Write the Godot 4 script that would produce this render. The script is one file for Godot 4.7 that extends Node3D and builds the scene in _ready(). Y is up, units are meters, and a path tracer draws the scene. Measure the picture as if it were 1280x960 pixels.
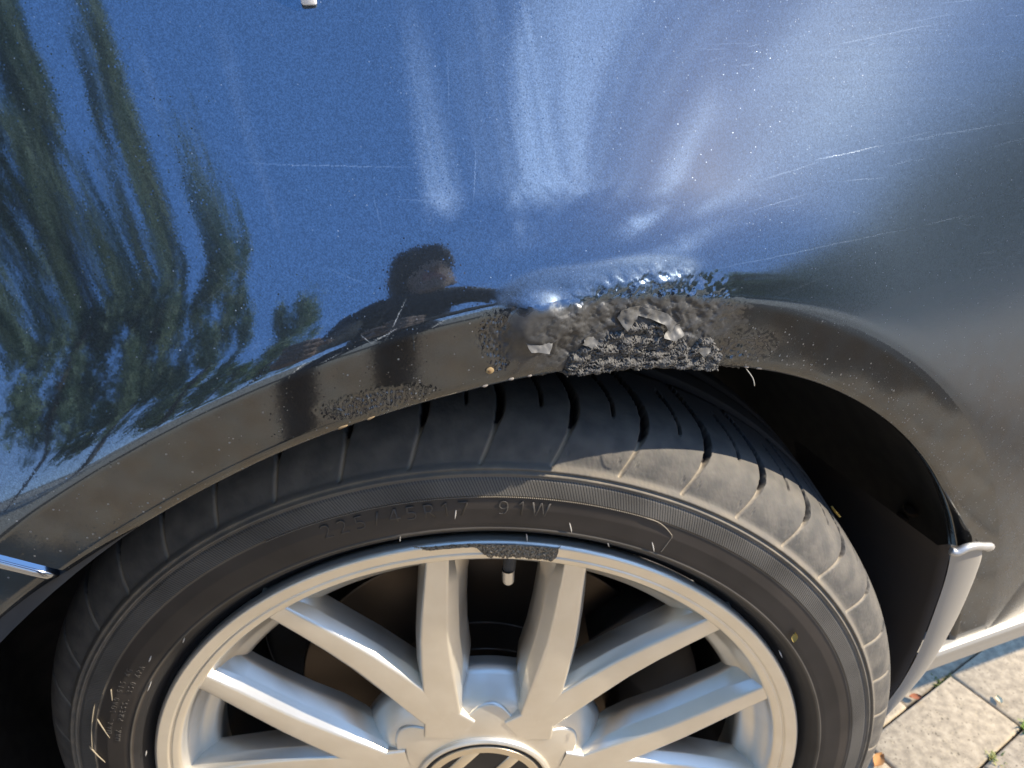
extends Node3D

const GH := 0.328                      # height of the wheel centre above the ground
const STEER := 17.0                    # the wheel is steered this far against the body
const XC := 0.025                      # centre of the wheel arch, in body axes about the wheel centre
const YC := -0.007

var rng := RandomNumberGenerator.new()
var noise := FastNoiseLite.new()
var cells := FastNoiseLite.new()
var soft := FastNoiseLite.new()
var slope_sum := PackedFloat32Array()
var names := {}
var car: Node3D
var wheel: Node3D
var filler_outline := PackedVector2Array()

# ------------------------------------------------------------------ helpers
func numbered(called: String, parent: Node) -> String:
	var key := str(parent.get_instance_id()) + called
	var k: int = names.get(key, 0)
	names[key] = k + 1
	return called if k == 0 else "%s_%03d" % [called, k]

func put(called: String, m: Mesh, mat: Material, parent: Node3D, at := Vector3.ZERO, label := "") -> MeshInstance3D:
	var o := MeshInstance3D.new()
	o.name = numbered(called, parent)
	o.mesh = m
	o.material_override = mat
	o.position = at
	if label:
		o.set_meta("label", label)
	parent.add_child(o, true)
	return o

func tag(o: Node3D, label: String, category: String, group := "") -> void:
	o.set_meta("label", label)
	o.set_meta("category", category)
	if group:
		o.set_meta("group", group)

func thing(called: String, label: String, category: String, at := Vector3.ZERO, group := "") -> Node3D:
	var o := Node3D.new()
	o.name = numbered(called, self)
	o.position = at
	add_child(o, true)
	tag(o, label, category, group)
	return o

# a sheet of nu x nv points (u runs fastest); hint says which way its middle faces
func sheet(p: PackedVector3Array, nu: int, nv: int, hint: Vector3, uv := PackedVector2Array(), col := PackedColorArray(), closed := false) -> ArrayMesh:
	var n := PackedVector3Array()
	n.resize(nu * nv)
	for j in nv:
		var j0 := maxi(j - 1, 0) * nu
		var j1 := mini(j + 1, nv - 1) * nu
		for i in nu:
			var i0 := maxi(i - 1, 0)
			var i1 := mini(i + 1, nu - 1)
			if closed and i == 0: i0 = nu - 2
			if closed and i == nu - 1: i1 = 1
			n[j * nu + i] = (p[j * nu + i1] - p[j * nu + i0]).cross(p[j1 + i] - p[j0 + i]).normalized()
	var mid := (nv / 2) * nu + nu / 2
	var flip := n[mid].dot(hint) < 0.0
	if flip:
		for k in n.size(): n[k] = -n[k]
	var idx := PackedInt32Array()
	idx.resize((nu - 1) * (nv - 1) * 6)
	var at := 0
	for j in nv - 1:
		for i in nu - 1:
			var a := j * nu + i
			var b := a + 1
			var c := a + nu
			var d := c + 1
			if flip:
				idx[at] = a; idx[at + 1] = b; idx[at + 2] = c; idx[at + 3] = b; idx[at + 4] = d; idx[at + 5] = c
			else:
				idx[at] = a; idx[at + 1] = c; idx[at + 2] = b; idx[at + 3] = b; idx[at + 4] = c; idx[at + 5] = d
			at += 6
	var arr := []
	arr.resize(Mesh.ARRAY_MAX)
	arr[Mesh.ARRAY_VERTEX] = p
	arr[Mesh.ARRAY_NORMAL] = n
	arr[Mesh.ARRAY_INDEX] = idx
	if uv.size(): arr[Mesh.ARRAY_TEX_UV] = uv
	if col.size(): arr[Mesh.ARRAY_COLOR] = col
	var m := ArrayMesh.new()
	m.add_surface_from_arrays(Mesh.PRIMITIVE_TRIANGLES, arr)
	return m

# profile points are (radius, z); turned about z from a0 to a1 degrees
func lathe(prof: Array, n: int, a0 := 0.0, a1 := 360.0, outward := 1.0) -> ArrayMesh:
	var p := PackedVector3Array()
	for q in prof:
		for i in n + 1:
			var a := deg_to_rad(lerpf(a0, a1, float(i) / n))
			p.append(Vector3(q.x * cos(a), q.x * sin(a), q.y))
	var k := prof.size() / 2
	var t: Vector2 = (prof[mini(k + 1, prof.size() - 1)] - prof[k - 1]).normalized()
	var a := deg_to_rad(lerpf(a0, a1, float((n + 1) / 2) / n))
	var nrm := Vector3(-t.y * cos(a), -t.y * sin(a), t.x) * outward
	return sheet(p, n + 1, prof.size(), nrm, PackedVector2Array(), PackedColorArray(), absf(a1 - a0) > 359.0)

func rounded(prof: Array, r: float) -> Array:      # cuts each corner of a profile with a small arc
	var out := [prof[0]]
	for i in range(1, prof.size() - 1):
		var a: Vector2 = prof[i - 1]
		var b: Vector2 = prof[i]
		var c: Vector2 = prof[i + 1]
		var d := minf(r, 0.4 * minf(a.distance_to(b), b.distance_to(c)))
		var s := b + (a - b).normalized() * d
		var e := b + (c - b).normalized() * d
		for k in 5:
			var t := k / 4.0
			out.append(s.lerp(b, t).lerp(b.lerp(e, t), t))
	out.append(prof[-1])
	return out

func tube(path: PackedVector3Array, r: float, sides := 8, taper := 1.0) -> ArrayMesh:
	var p := PackedVector3Array()
	var n := path.size()
	for i in n:
		var t := (path[mini(i + 1, n - 1)] - path[maxi(i - 1, 0)]).normalized()
		var u := t.cross(Vector3.UP if absf(t.y) < 0.9 else Vector3.RIGHT).normalized()
		var v := t.cross(u)
		var rr := r * lerpf(1.0, taper, float(i) / (n - 1))
		if i == 0 or i == n - 1: rr *= 0.03
		elif i == 1 or i == n - 2: rr *= 0.8
		for k in sides + 1:
			var a := TAU * k / sides
			p.append(path[i] + (u * cos(a) + v * sin(a)) * rr)
	var m := (n / 2) * (sides + 1) + (sides + 1) / 2
	return sheet(p, sides + 1, n, p[m] - path[n / 2], PackedVector2Array(), PackedColorArray(), true)

# a flat outline (x, y) given a thickness from z0 to z1, with its front edge chamfered
func plate(poly: PackedVector2Array, z0: float, z1: float, ch := 0.0006) -> ArrayMesh:
	var st := SurfaceTool.new()
	st.begin(Mesh.PRIMITIVE_TRIANGLES)
	var q := poly
	if Geometry2D.is_polygon_clockwise(q): q.reverse()
	var inner := Geometry2D.offset_polygon(q, -ch)
	var top: PackedVector2Array = inner[0] if inner.size() and inner[0].size() == q.size() else q
	if top != q:                       # keep the order of the corners
		var best := 0
		for i in top.size():
			if top[i].distance_to(q[0]) < top[best].distance_to(q[0]): best = i
		top = top.slice(best) + top.slice(0, best)
	var tri := Geometry2D.triangulate_polygon(top)
	for i in range(0, tri.size(), 3):
		var a := top[tri[i]]; var b := top[tri[i + 1]]; var c := top[tri[i + 2]]
		if (b - a).cross(c - a) > 0: var w := b; b = c; c = w
		for v in [a, b, c]:
			st.add_vertex(Vector3(v.x, v.y, z1))
		for v in [a, c, b]:
			st.add_vertex(Vector3(v.x, v.y, z0))
	for i in q.size():
		var k := (i + 1) % q.size()
		var a := Vector3(q[i].x, q[i].y, z0); var b := Vector3(q[k].x, q[k].y, z0)
		var c := Vector3(q[i].x, q[i].y, z1 - ch); var d := Vector3(q[k].x, q[k].y, z1 - ch)
		var e := Vector3(top[i].x, top[i].y, z1); var f := Vector3(top[k].x, top[k].y, z1)
		for v in [a, c, b, b, c, d, c, e, d, d, e, f]: st.add_vertex(v)
	st.generate_normals()
	return st.commit()

func mat(c: Color, rough: float, metal := 0.0, spec := 0.5) -> StandardMaterial3D:    # c is the linear base colour
	var m := StandardMaterial3D.new()
	m.albedo_color = c.linear_to_srgb()
	m.roughness = rough
	m.metallic = metal
	m.metallic_specular = spec
	return m

func noise_tex(freq: float, c0: Color, c1: Color, size := 256, octaves := 4, sd := 1, bump := false) -> NoiseTexture2D:
	var f := FastNoiseLite.new()
	f.seed = sd
	f.frequency = freq
	f.fractal_octaves = octaves
	var t := NoiseTexture2D.new()
	t.width = size; t.height = size
	t.seamless = true
	t.noise = f
	if not bump:
		var g := Gradient.new()
		g.set_color(0, c0.linear_to_srgb()); g.set_color(1, c1.linear_to_srgb())
		g.set_offset(0, 0.25); g.set_offset(1, 0.75)
		t.color_ramp = g
	return t

func sstep(a: float, b: float, x: float) -> float:
	return smoothstep(a, b, x) if a < b else 1.0 - smoothstep(b, a, x)

# ------------------------------------------------------------------ the shape of the body side (body axes: x to the rear, y up, z outward)
func make_slopes() -> void:
	var ts := [0.0, 0.0045, 0.016, 0.05, 0.10, 0.18, 0.30, 0.45]
	var ang := [0.0, 21.0, 30.5, 35.0, 31.0, 27.0, 24.0, 23.0]
	var total := 0.0
	var before := 0.0
	for i in 1801:
		var s := i * 0.0005
		var k := 0
		while k < 6 and s > ts[k + 1]: k += 1
		var t := tan(deg_to_rad(lerpf(ang[k], ang[k + 1], clampf((s - ts[k]) / (ts[k + 1] - ts[k]), 0.0, 1.0))))
		total += (t + before) * 0.5 * 0.0005 if i else 0.0
		before = t
		slope_sum.append(total)

func crease_r(phi: float) -> float:
	return 0.4212 + 0.0055 * sstep(78, 63, phi) - 0.003 * sstep(105, 130, phi)

func lip_r(phi: float) -> float:
	return 0.3848 + 0.003 * sstep(80, 62, phi) + 0.0032 * sstep(95, 110, phi)

func spot(x: float, y: float, cx: float, cy: float, rx: float, ry: float) -> float:
	var dx := (x - cx) / rx
	var dy := (y - cy) / ry
	var d := dx * dx + dy * dy
	return exp(-d) if d < 9.0 else 0.0

func body_z(x: float, y: float) -> float:
	var f := maxf(0.0, -x - 0.05)
	var z := 0.045 - 0.55 * f * f
	var dx := x - XC
	var dy := y - YC
	var rho := sqrt(dx * dx + dy * dy)
	var phi := rad_to_deg(atan2(dy, dx))
	if phi < -90.0: phi += 360.0
	var s := rho - crease_r(phi)
	if s > 0.0:
		var k := s / 0.0005
		var i := mini(int(k), 1799)
		z -= (0.12 + 0.88 * sstep(38, 88, phi)) * lerpf(slope_sum[i], slope_sum[i + 1], k - i)
	if rho < 0.405 or (y > 0.36 and x > -0.12 and x < 0.2 and y < 0.46):
		z += damage(x, y, rho, phi)
	return z

func damage(x: float, y: float, rho: float, phi: float) -> float:
	var z := 0.0
	# the lip rolls inward at its very edge
	var e := rho - lip_r(phi)
	if e < 0.006: z -= 0.0022 * pow(1.0 - maxf(e, 0.0) / 0.006, 2.0)
	# blistered paint by the filler
	var b := spot(x, y, 0.021, 0.4055, 0.016, 0.0125)
	if b > 0.0: z += 0.0048 * sstep(0.10, 0.8, b)
	b = spot(x, y, 0.0395, 0.4075, 0.006, 0.009)
	z += 0.003 * b
	# crumpled metal over the crease
	var w := spot(x, y, 0.066, 0.4190, 0.034, 0.0050) + 0.6 * spot(x, y, 0.008, 0.4165, 0.012, 0.005)
	if w > 0.02:
		z += minf(w, 1.0) * (0.0003 * soft.get_noise_2d(x * 3000.0, y * 4600.0) + 0.00008 * soft.get_noise_2d(x * 9000.0 + 500.0, y * 11000.0))
	# rough paint on the band round the filler and small flaking spots before it
	w = spot(x, y, 0.072, 0.398, 0.047, 0.02)
	if w > 0.02: z += 0.0005 * sstep(0.12, 0.4, w) * sstep(-0.03, 0.03, noise.get_noise_2d(x * 6000.0 + 300.0, y * 8000.0) + 0.1) + 0.0007 * sstep(0.05, 0.6, w) * (soft.get_noise_2d(x * 5000.0 + 900.0, y * 6000.0) + 0.25 * soft.get_noise_2d(x * 24000.0, y * 24000.0))
	w = spot(x, y, -0.055, 0.379, 0.02, 0.0055) + spot(x, y, -0.001, 0.404, 0.007, 0.009) + spot(x, y, 0.0015, 0.392, 0.004, 0.006)
	if w > 0.05: z -= 0.0011 * sstep(0.08, 0.5, w) * maxf(0.0, 0.25 + noise.get_noise_2d(x * 26000.0, y * 14000.0))
	w = spot(x, y, 0.132, 0.372, 0.016, 0.008)
	if w > 0.05: z += 0.001 * w * noise.get_noise_2d(x * 15000.0, y * 15000.0)
	return z

func on_body(x: float, y: float, up := 0.0) -> Vector3:
	var z := body_z(x, y)
	if up == 0.0: return Vector3(x, y, z)
	var gx := (body_z(x + 0.002, y) - body_z(x - 0.002, y)) / 0.004
	var gy := (body_z(x, y + 0.002) - body_z(x, y - 0.002)) / 0.004
	return Vector3(x, y, z) + Vector3(-gx, -gy, 1.0).normalized() * up

func body_uv(p: Vector3) -> Vector2:
	return Vector2((p.x + 0.3) / 0.8, 1.0 - (p.y + 0.1) / 0.7)

func seam_phi(rho: float) -> float:                # where the fender ends above the bumper
	var t := -0.355 + sqrt(maxf(0.0, 0.355 * 0.355 + rho * rho - 0.1515))
	return rad_to_deg(atan2(0.319 + 0.514 * t, -0.223 - 0.857 * t))

# ------------------------------------------------------------------ scene
func _ready() -> void:
	rng.seed = 7
	noise.seed = 3
	noise.frequency = 0.02
	noise.fractal_octaves = 3
	soft.seed = 4
	soft.frequency = 0.02
	soft.fractal_type = FastNoiseLite.FRACTAL_NONE
	cells.seed = 5
	cells.noise_type = FastNoiseLite.TYPE_CELLULAR
	cells.frequency = 0.02

	# camera
	var cam := Camera3D.new()
	cam.name = "camera"
	add_child(cam)
	var yaw := deg_to_rad(2.63)
	var pit := deg_to_rad(28.93)
	cam.position = Vector3(0.00692, 0.53903 + GH, 0.33410)
	cam.look_at_from_position(cam.position, cam.position + Vector3(sin(yaw) * cos(pit), -sin(pit), -cos(yaw) * cos(pit)))
	cam.near = 0.02
	cam.far = 500.0
	cam.fov = 56.77
	var att := CameraAttributesPhysical.new()
	att.frustum_focal_length = 22.207
	att.frustum_focus_distance = 0.35
	att.exposure_aperture = 15.0
	att.frustum_near = 0.02
	att.frustum_far = 500.0
	cam.attributes = att
	cam.current = true

	# sky and sun
	var env := Environment.new()
	env.background_mode = Environment.BG_SKY
	var sm := ProceduralSkyMaterial.new()
	sm.sky_top_color = Color(0.18, 0.385, 0.84).linear_to_srgb()
	sm.sky_horizon_color = Color(0.56, 0.71, 0.92).linear_to_srgb()
	sm.sky_curve = 0.14
	sm.ground_bottom_color = Color(0.2, 0.18, 0.15).linear_to_srgb()
	sm.ground_horizon_color = Color(0.3, 0.28, 0.25).linear_to_srgb()
	sm.sky_cover_modulate = Color(1.18, 1.18, 1.18)
	sm.sky_cover = ImageTexture.create_from_image(cloud_image())
	var sky := Sky.new()
	sky.sky_material = sm
	env.sky = sky
	env.tonemap_mode = Environment.TONE_MAPPER_LINEAR
	env.tonemap_exposure = 1.9
	env.sdfgi_enabled = true
	env.ssao_enabled = true
	env.ssil_enabled = true
	var we := WorldEnvironment.new()
	we.name = "world_environment"
	we.environment = env
	add_child(we)
	var sun := DirectionalLight3D.new()
	sun.name = "sun"
	sun.light_energy = 1.5
	sun.light_color = Color(1.0, 0.95, 0.87)
	sun.light_angular_distance = 0.5
	sun.shadow_enabled = true
	var saz := deg_to_rad(85.0)
	var sel := deg_to_rad(38.0)
	var to_sun := Vector3(sin(saz) * cos(sel), sin(sel), cos(saz) * cos(sel))
	add_child(sun)
	sun.look_at_from_position(to_sun * 20.0, Vector3.ZERO)

	make_slopes()
	build_ground()
	build_car()
	build_wheel()
	build_damage()
	build_trees()
	build_person()
	build_litter()

func cloud_image() -> Image:
	var w := 1024
	var h := 512
	var im := Image.create(w, h, false, Image.FORMAT_RGBA8)
	im.fill(Color(0, 0, 0, 0))
	var f := FastNoiseLite.new()
	f.seed = 11
	f.frequency = 1.0
	f.fractal_octaves = 5
	var patches := [[49.5, 53, 4.8, 6.5, 1.2], [44, 42, 2.5, 5.0, 0.9], [45, 60, 2.6, 4.0, 1.0], [53, 30, 3.2, 2.2, 0.9], [37, 61.5, 1.3, 2.6, 1.5], [33.5, 69.5, 1.8, 2.4, 1.5], [29.5, 61, 1.5, 4.5, 1.4], [26, 50, 1.5, 5.0, 1.3], [39.5, 67, 2.0, 2.0, 0.9], [30, 33, 1.8, 5, 0.8]]
	for y in range(20, h / 2):
		var el := 90.0 - (y + 0.5) * 180.0 / h
		for x in w:
			var az := 180.0 - (x + 0.5) * 360.0 / w
			var e := deg_to_rad(el)
			var a := deg_to_rad(az)
			var d := Vector3(sin(a) * cos(e), sin(e), cos(a) * cos(e))
			var q := d / (d.y + 0.25)
			var n := f.get_noise_3d(q.x * 5.0 + q.z * 2.0, q.z * 2.2 - q.x * 1.0, 0.5) + 0.5 * f.get_noise_3d(q.x * 16.0, q.z * 7.0, 3.0)
			var here := 0.0
			for p in patches:
				var da: float = wrapf(az - p[1], -180, 180) * cos(e) / p[3]
				var de: float = (el - p[0]) / p[2]
				here = maxf(here, p[4] * exp(-da * da - de * de))
			var k := sstep(0.45, 0.9, n) * 0.12 + here * sstep(-0.55, 0.35, n) * clampf(0.75 + 1.1 * f.get_noise_2d(az * 0.85 + el * 0.2, el * 0.12), 0.1, 1.3)
			if k > 0.004:
				im.set_pixel(x, y, Color(0.95, 0.95, 0.97, minf(k, 1.0) * 0.85))
	return im

# ------------------------------------------------------------------ ground
func build_ground() -> void:
	var g := Node3D.new()
	g.name = "pavement"
	g.set_meta("kind", "structure")
	g.set_meta("label", "pavement of small grey brown concrete pavers under the car")
	add_child(g)
	var far := mat(Color(0.39, 0.315, 0.225), 0.9)
	far.albedo_texture = noise_tex(0.02, Color(0.7, 0.68, 0.66), Color(1, 1, 1), 512, 5, 3)
	far.uv1_triplanar = true; far.uv1_world_triplanar = true; far.uv1_scale = Vector3.ONE * 0.8
	var pm := PlaneMesh.new()
	pm.size = Vector2(120, 120)
	put("far_paving", pm, far, g, Vector3(0, -0.02, 0))
	var soil := mat(Color(0.085, 0.068, 0.045), 1.0)
	soil.albedo_texture = noise_tex(0.05, Color(0.45, 0.42, 0.4), Color(1, 1, 1), 256, 4, 8)
	soil.uv1_triplanar = true; soil.uv1_scale = Vector3.ONE * 6.0
	var sp := PlaneMesh.new()
	sp.size = Vector2(3.2, 2.9)
	put("joint_sand", sp, soil, g, Vector3(0.2, -0.007, 0.62))
	# one paver with rounded top edges
	var st := SurfaceTool.new()
	st.begin(Mesh.PRIMITIVE_TRIANGLES)
	var hx := 0.0984
	var hz := 0.0484
	var rings := [[0.0, -0.05], [0.0, -0.0035], [0.0012, -0.0010], [0.0042, 0.0]]
	for k in rings.size() - 1:
		for c in 4:
			var s := [Vector2(-1, -1), Vector2(1, -1), Vector2(1, 1), Vector2(-1, 1)]
			var a: Vector2 = s[c]; var b: Vector2 = s[(c + 1) % 4]
			var lo: float = rings[k][0]; var up: float = rings[k + 1][0]
			var v := [Vector3(a.x * (hx - lo), rings[k][1], a.y * (hz - lo)), Vector3(b.x * (hx - lo), rings[k][1], b.y * (hz - lo)),
				Vector3(a.x * (hx - up), rings[k + 1][1], a.y * (hz - up)), Vector3(b.x * (hx - up), rings[k + 1][1], b.y * (hz - up))]
			for q in [v[0], v[1], v[2], v[1], v[3], v[2]]: st.add_vertex(q)
	var i := 0.0042
	for q in [Vector3(-hx + i, 0, -hz + i), Vector3(hx - i, 0, -hz + i), Vector3(-hx + i, 0, hz - i), Vector3(hx - i, 0, -hz + i), Vector3(hx - i, 0, hz - i), Vector3(-hx + i, 0, hz - i)]: st.add_vertex(q)
	st.generate_normals()
	var pav := st.commit()
	var tones := [Color(0.49, 0.40, 0.28), Color(0.47, 0.39, 0.275), Color(0.50, 0.41, 0.285), Color(0.455, 0.38, 0.27), Color(0.48, 0.405, 0.295)]
	var mats := []
	var tex := speckle()
	var bump := noise_tex(0.09, Color.BLACK, Color.WHITE, 512, 4, 21, true)
	for c in tones:
		var m := mat(c, 0.92)
		m.albedo_texture = tex
		m.heightmap_enabled = true
		m.heightmap_texture = bump
		m.heightmap_scale = 0.02
		m.uv1_triplanar = true; m.uv1_world_triplanar = true; m.uv1_scale = Vector3.ONE * 4.2
		mats.append(m)
	var u := Vector2(-0.872, 0.489)
	var v2 := Vector2(0.489, 0.872)
	var o := Vector2(0.6729, -0.3341)
	for row in range(-4, 26):
		for c in range(-10, 14):
			var p: Vector2 = o + u * ((c + 0.5) * 0.2 + (0.1 if posmod(row, 2) == 1 else 0.0)) + v2 * ((row + 0.5) * 0.1)
			if p.x < -1.0 or p.x > 1.5 or p.y < -0.62 or p.y > 1.62: continue
			if p.y < -0.25 and p.x < 0.3: continue
			var m := put("paver", pav, mats[rng.randi() % mats.size()], g, Vector3(p.x, rng.randf_range(-0.0015, 0.0015), p.y))
			m.rotation = Vector3(rng.randf_range(-0.006, 0.006), -atan2(u.y, u.x) + rng.randf_range(-0.01, 0.01), rng.randf_range(-0.006, 0.006))

func speckle() -> ImageTexture:
	var n := 512
	var im := Image.create(n, n, false, Image.FORMAT_RGB8)
	var f := FastNoiseLite.new()
	f.frequency = 0.03
	f.fractal_octaves = 5
	for y in n:
		for x in n:
			var k := 0.82 + 0.2 * f.get_noise_2d(x, y) + 0.14 * (hash(x * 977 + y * 31) % 100) / 100.0
			im.set_pixel(x, y, Color(k, k * 0.985, k * 0.96).clamp())
	for k in 2200:
		var c := rng.randf_range(0.4, 0.9)
		if rng.randf() < 0.5: c = rng.randf_range(0.9, 1.0)
		var s := rng.randi_range(1, 5)
		im.fill_rect(Rect2i(rng.randi_range(0, n - 6), rng.randi_range(0, n - 6), s, rng.randi_range(1, 5)), Color(c, c * 0.98, c * 0.93))
	return ImageTexture.create_from_image(im)

# ------------------------------------------------------------------ car body
func paint_textures() -> Array:
	var w := 2048
	var h := 1792
	var base := Color(0.118, 0.158, 0.205).linear_to_srgb()
	var col := Image.create(w, h, false, Image.FORMAT_RGB8)
	col.fill(base)
	var rm := Image.create(w, h, false, Image.FORMAT_RGB8)       # g roughness, b metal
	rm.fill(Color(0, 0.05, 0.92))
	for px in range(0, w, 4):                           # the lacquer is worn dull towards the rear
		var x := px / float(w) * 0.8 - 0.3
		for py in range(0, h, 16):
			var y := (1.0 - py / float(h)) * 0.7 - 0.1
			rm.fill_rect(Rect2i(px, py, 4, 16), Color(0, lerpf(0.05, 0.27, sstep(0.09, 0.25, x) * (0.55 + 0.45 * sstep(0.56, 0.47, y))), lerpf(0.92, 0.80, sstep(0.12, 0.28, x))))
	# the flakes in the paint differ a little in brightness
	var grain := Image.create(256, 256, false, Image.FORMAT_RGB8)
	for y in 256:
		for x in 256:
			var g := rng.randf_range(0.84, 1.12)
			grain.set_pixel(x, y, Color(base.r * g, base.g * g, base.b * g))
	for y in range(0, h, 256):
		for x in range(0, w, 256):
			col.blit_rect(grain, Rect2i(0, 0, 256, 256), Vector2i(x, y))
	# grey tint on the arch band and low rear, standing in for reflected paving
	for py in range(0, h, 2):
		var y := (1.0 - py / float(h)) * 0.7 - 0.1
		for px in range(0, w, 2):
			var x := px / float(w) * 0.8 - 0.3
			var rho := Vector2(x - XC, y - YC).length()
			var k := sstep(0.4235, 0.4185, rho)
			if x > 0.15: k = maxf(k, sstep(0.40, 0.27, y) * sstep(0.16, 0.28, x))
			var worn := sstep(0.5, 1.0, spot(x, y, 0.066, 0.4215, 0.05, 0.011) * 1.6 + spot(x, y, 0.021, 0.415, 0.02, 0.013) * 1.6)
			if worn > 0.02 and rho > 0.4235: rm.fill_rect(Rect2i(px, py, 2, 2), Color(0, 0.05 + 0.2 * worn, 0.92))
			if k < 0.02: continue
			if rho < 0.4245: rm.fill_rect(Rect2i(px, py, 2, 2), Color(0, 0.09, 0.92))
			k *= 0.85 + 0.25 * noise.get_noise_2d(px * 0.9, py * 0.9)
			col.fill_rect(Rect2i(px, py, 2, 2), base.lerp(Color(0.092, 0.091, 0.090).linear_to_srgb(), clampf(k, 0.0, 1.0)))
	# dust specks and flakes
	for k in 7500:
		var x := rng.randi_range(0, w - 4)
		var y := rng.randi_range(0, h - 4)
		var b := rng.randf()
		if b < 0.4 and x < w * 0.55: continue
		var c := Color(0.55, 0.57, 0.6).lerp(Color(0.95, 0.95, 0.95), rng.randf() * rng.randf())
		var s := 1 if rng.randf() < 0.97 else 2
		var f := 0.12 + 0.75 * pow(rng.randf(), 3.0)
		col.fill_rect(Rect2i(x, y, s, 1), base.lerp(c, f))
		rm.fill_rect(Rect2i(x, y, s, 1), Color(0, 0.3, 0.92 - 0.7 * f))
	# fine scratches; each runs between two points of the body side (x, y) and has a strength
	var scr := [[0.190, 0.461, 0.236, 0.4652, 0.62], [0.236, 0.4652, 0.345, 0.4735, 0.25], [-0.002, 0.4565, 0.0043, 0.479, 0.35], [-0.096, 0.4765, -0.024, 0.472, 0.3],
		[-0.0504, 0.4082, -0.0375, 0.425, 0.8], [-0.0594, 0.4121, -0.0549, 0.4078, 0.95], [-0.0554, 0.4085, -0.0423, 0.4138, 0.9], [-0.0299, 0.4114, -0.0226, 0.4147, 0.7],
		[-0.0779, 0.402, -0.0682, 0.4061, 0.6], [-0.056, 0.4095, -0.049, 0.4108, 0.8], [0.108, 0.4186, 0.262, 0.4223, 0.26], [0.262, 0.4223, 0.30, 0.4245, 0.3], [-0.09, 0.399, -0.083, 0.4035, 0.8]]
	for k in 45:
		var x := rng.randf_range(0.08, 0.36)
		var y := rng.randf_range(0.40, 0.55)
		var l := rng.randf_range(0.006, 0.05)
		scr.append([x, y, x + l, y + l * rng.randf_range(-0.05, 0.2), rng.randf_range(0.05, 0.22)])
	for k in 24:
		var x := rng.randf_range(-0.2, 0.1)
		var y := rng.randf_range(0.40, 0.54)
		var a := rng.randf_range(0.0, PI)
		var l := rng.randf_range(0.003, 0.03)
		scr.append([x, y, x + l * cos(a), y + l * sin(a), rng.randf_range(0.05, 0.2)])
	for s in scr:
		var p := body_uv(Vector3(s[0], s[1], 0)) * Vector2(w, h)
		var q := body_uv(Vector3(s[2], s[3], 0)) * Vector2(w, h)
		var n := int(p.distance_to(q)) + 1
		for i in n:
			var t := float(i) / n
			var r := p.lerp(q, t)
			var x := clampi(int(r.x + 1.2 * noise.get_noise_2d(i * 0.4, s[0] * 9000.0)), 0, w - 2)
			var y := clampi(int(r.y + 1.2 * noise.get_noise_2d(i * 0.4, s[1] * 9000.0 + 50.0)), 0, h - 2)
			if rng.randf() < 0.12: continue
			var k: float = s[4] * sin(PI * clampf(t * 0.9 + 0.05, 0, 1)) * rng.randf_range(0.5, 1.0)
			col.set_pixel(x, y, base.lerp(Color(0.93, 0.93, 0.92), k))
			rm.set_pixel(x, y, Color(0, rm.get_pixel(x, y).g + 0.2 * k, 0.92 - 0.6 * k))
	# dried dirt low on the rear of the panel and along the arch edge
	for k in 26000:
		var x := rng.randf_range(-0.3, 0.5)
		var y := rng.randf_range(-0.1, 0.45)
		var rho := Vector2(x - XC, y - YC).length()
		var phi := rad_to_deg(atan2(y - YC, x - XC))
		var p := 0.0
		if rho < 0.424: p = 0.35 * sstep(0.43, 0.39, rho) + 0.8 * spot(phi, rho, 50, 0.396, 16, 0.007)
		if x > 0.2: p = maxf(p, 0.5 * sstep(0.36, 0.15, y))
		if rng.randf() > p: continue
		var c := body_uv(Vector3(x, y, 0)) * Vector2(w, h)
		var px := clampi(int(c.x), 0, w - 3)
		var py := clampi(int(c.y), 0, h - 3)
		var s := rng.randi_range(1, 2)
		col.fill_rect(Rect2i(px, py, s, s), base.lerp(Color(0.62, 0.56, 0.5), rng.randf_range(0.15, 0.6)))
		rm.fill_rect(Rect2i(px, py, s, s), Color(0, 0.5, 0.5))
	# dusty bare primer round the crumbling filler
	for py in range(int(h * 0.24), int(h * 0.5)):
		for px in range(int(w * 0.30), int(w * 0.62)):
			var x := px / float(w) * 0.8 - 0.3
			var y := (1.0 - py / float(h)) * 0.7 - 0.1
			var rho := Vector2(x - XC, y - YC).length()
			if rho > 0.424: continue
			var k := sstep(0.25, 0.7, spot(x, y, 0.072, 0.396, 0.058, 0.024) + 0.5 * spot(x, y, 0.018, 0.404, 0.022, 0.014) + 0.25 * noise.get_noise_2d(px * 2.0, py * 2.0)) * sstep(0.4235, 0.419, rho + 0.002 * noise.get_noise_2d(px * 3.0, 40.0))
			if k < 0.01: continue
			var g := 1.0 + 0.5 * noise.get_noise_2d(px * 4.0 + 90.0, py * 4.0)
			col.set_pixel(px, py, col.get_pixel(px, py).lerp(Color(0.047 * g, 0.046 * g, 0.044 * g).linear_to_srgb(), 0.9 * k))
			rm.set_pixel(px, py, Color(0, lerpf(0.06, 0.6, k), 0.92 - 0.85 * k))
	# metallic flakes tilt the surface a little from point to point
	var n0 := 256
	var tile := Image.create(n0, n0, false, Image.FORMAT_RGB8)
	for y in n0:
		for x in n0:
			var k := 0.0012 if rng.randf() < 0.99 else 0.025
			tile.set_pixel(x, y, Color(0.5 + rng.randfn(0, k), 0.5 + rng.randfn(0, k), 1.0).clamp())
	var nm := Image.create(w, h, false, Image.FORMAT_RGB8)
	for y in range(0, h, n0):
		for x in range(0, w, n0):
			nm.blit_rect(tile, Rect2i(0, 0, n0, n0), Vector2i(x, y))
	return [ImageTexture.create_from_image(col), ImageTexture.create_from_image(rm), ImageTexture.create_from_image(nm)]

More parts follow.
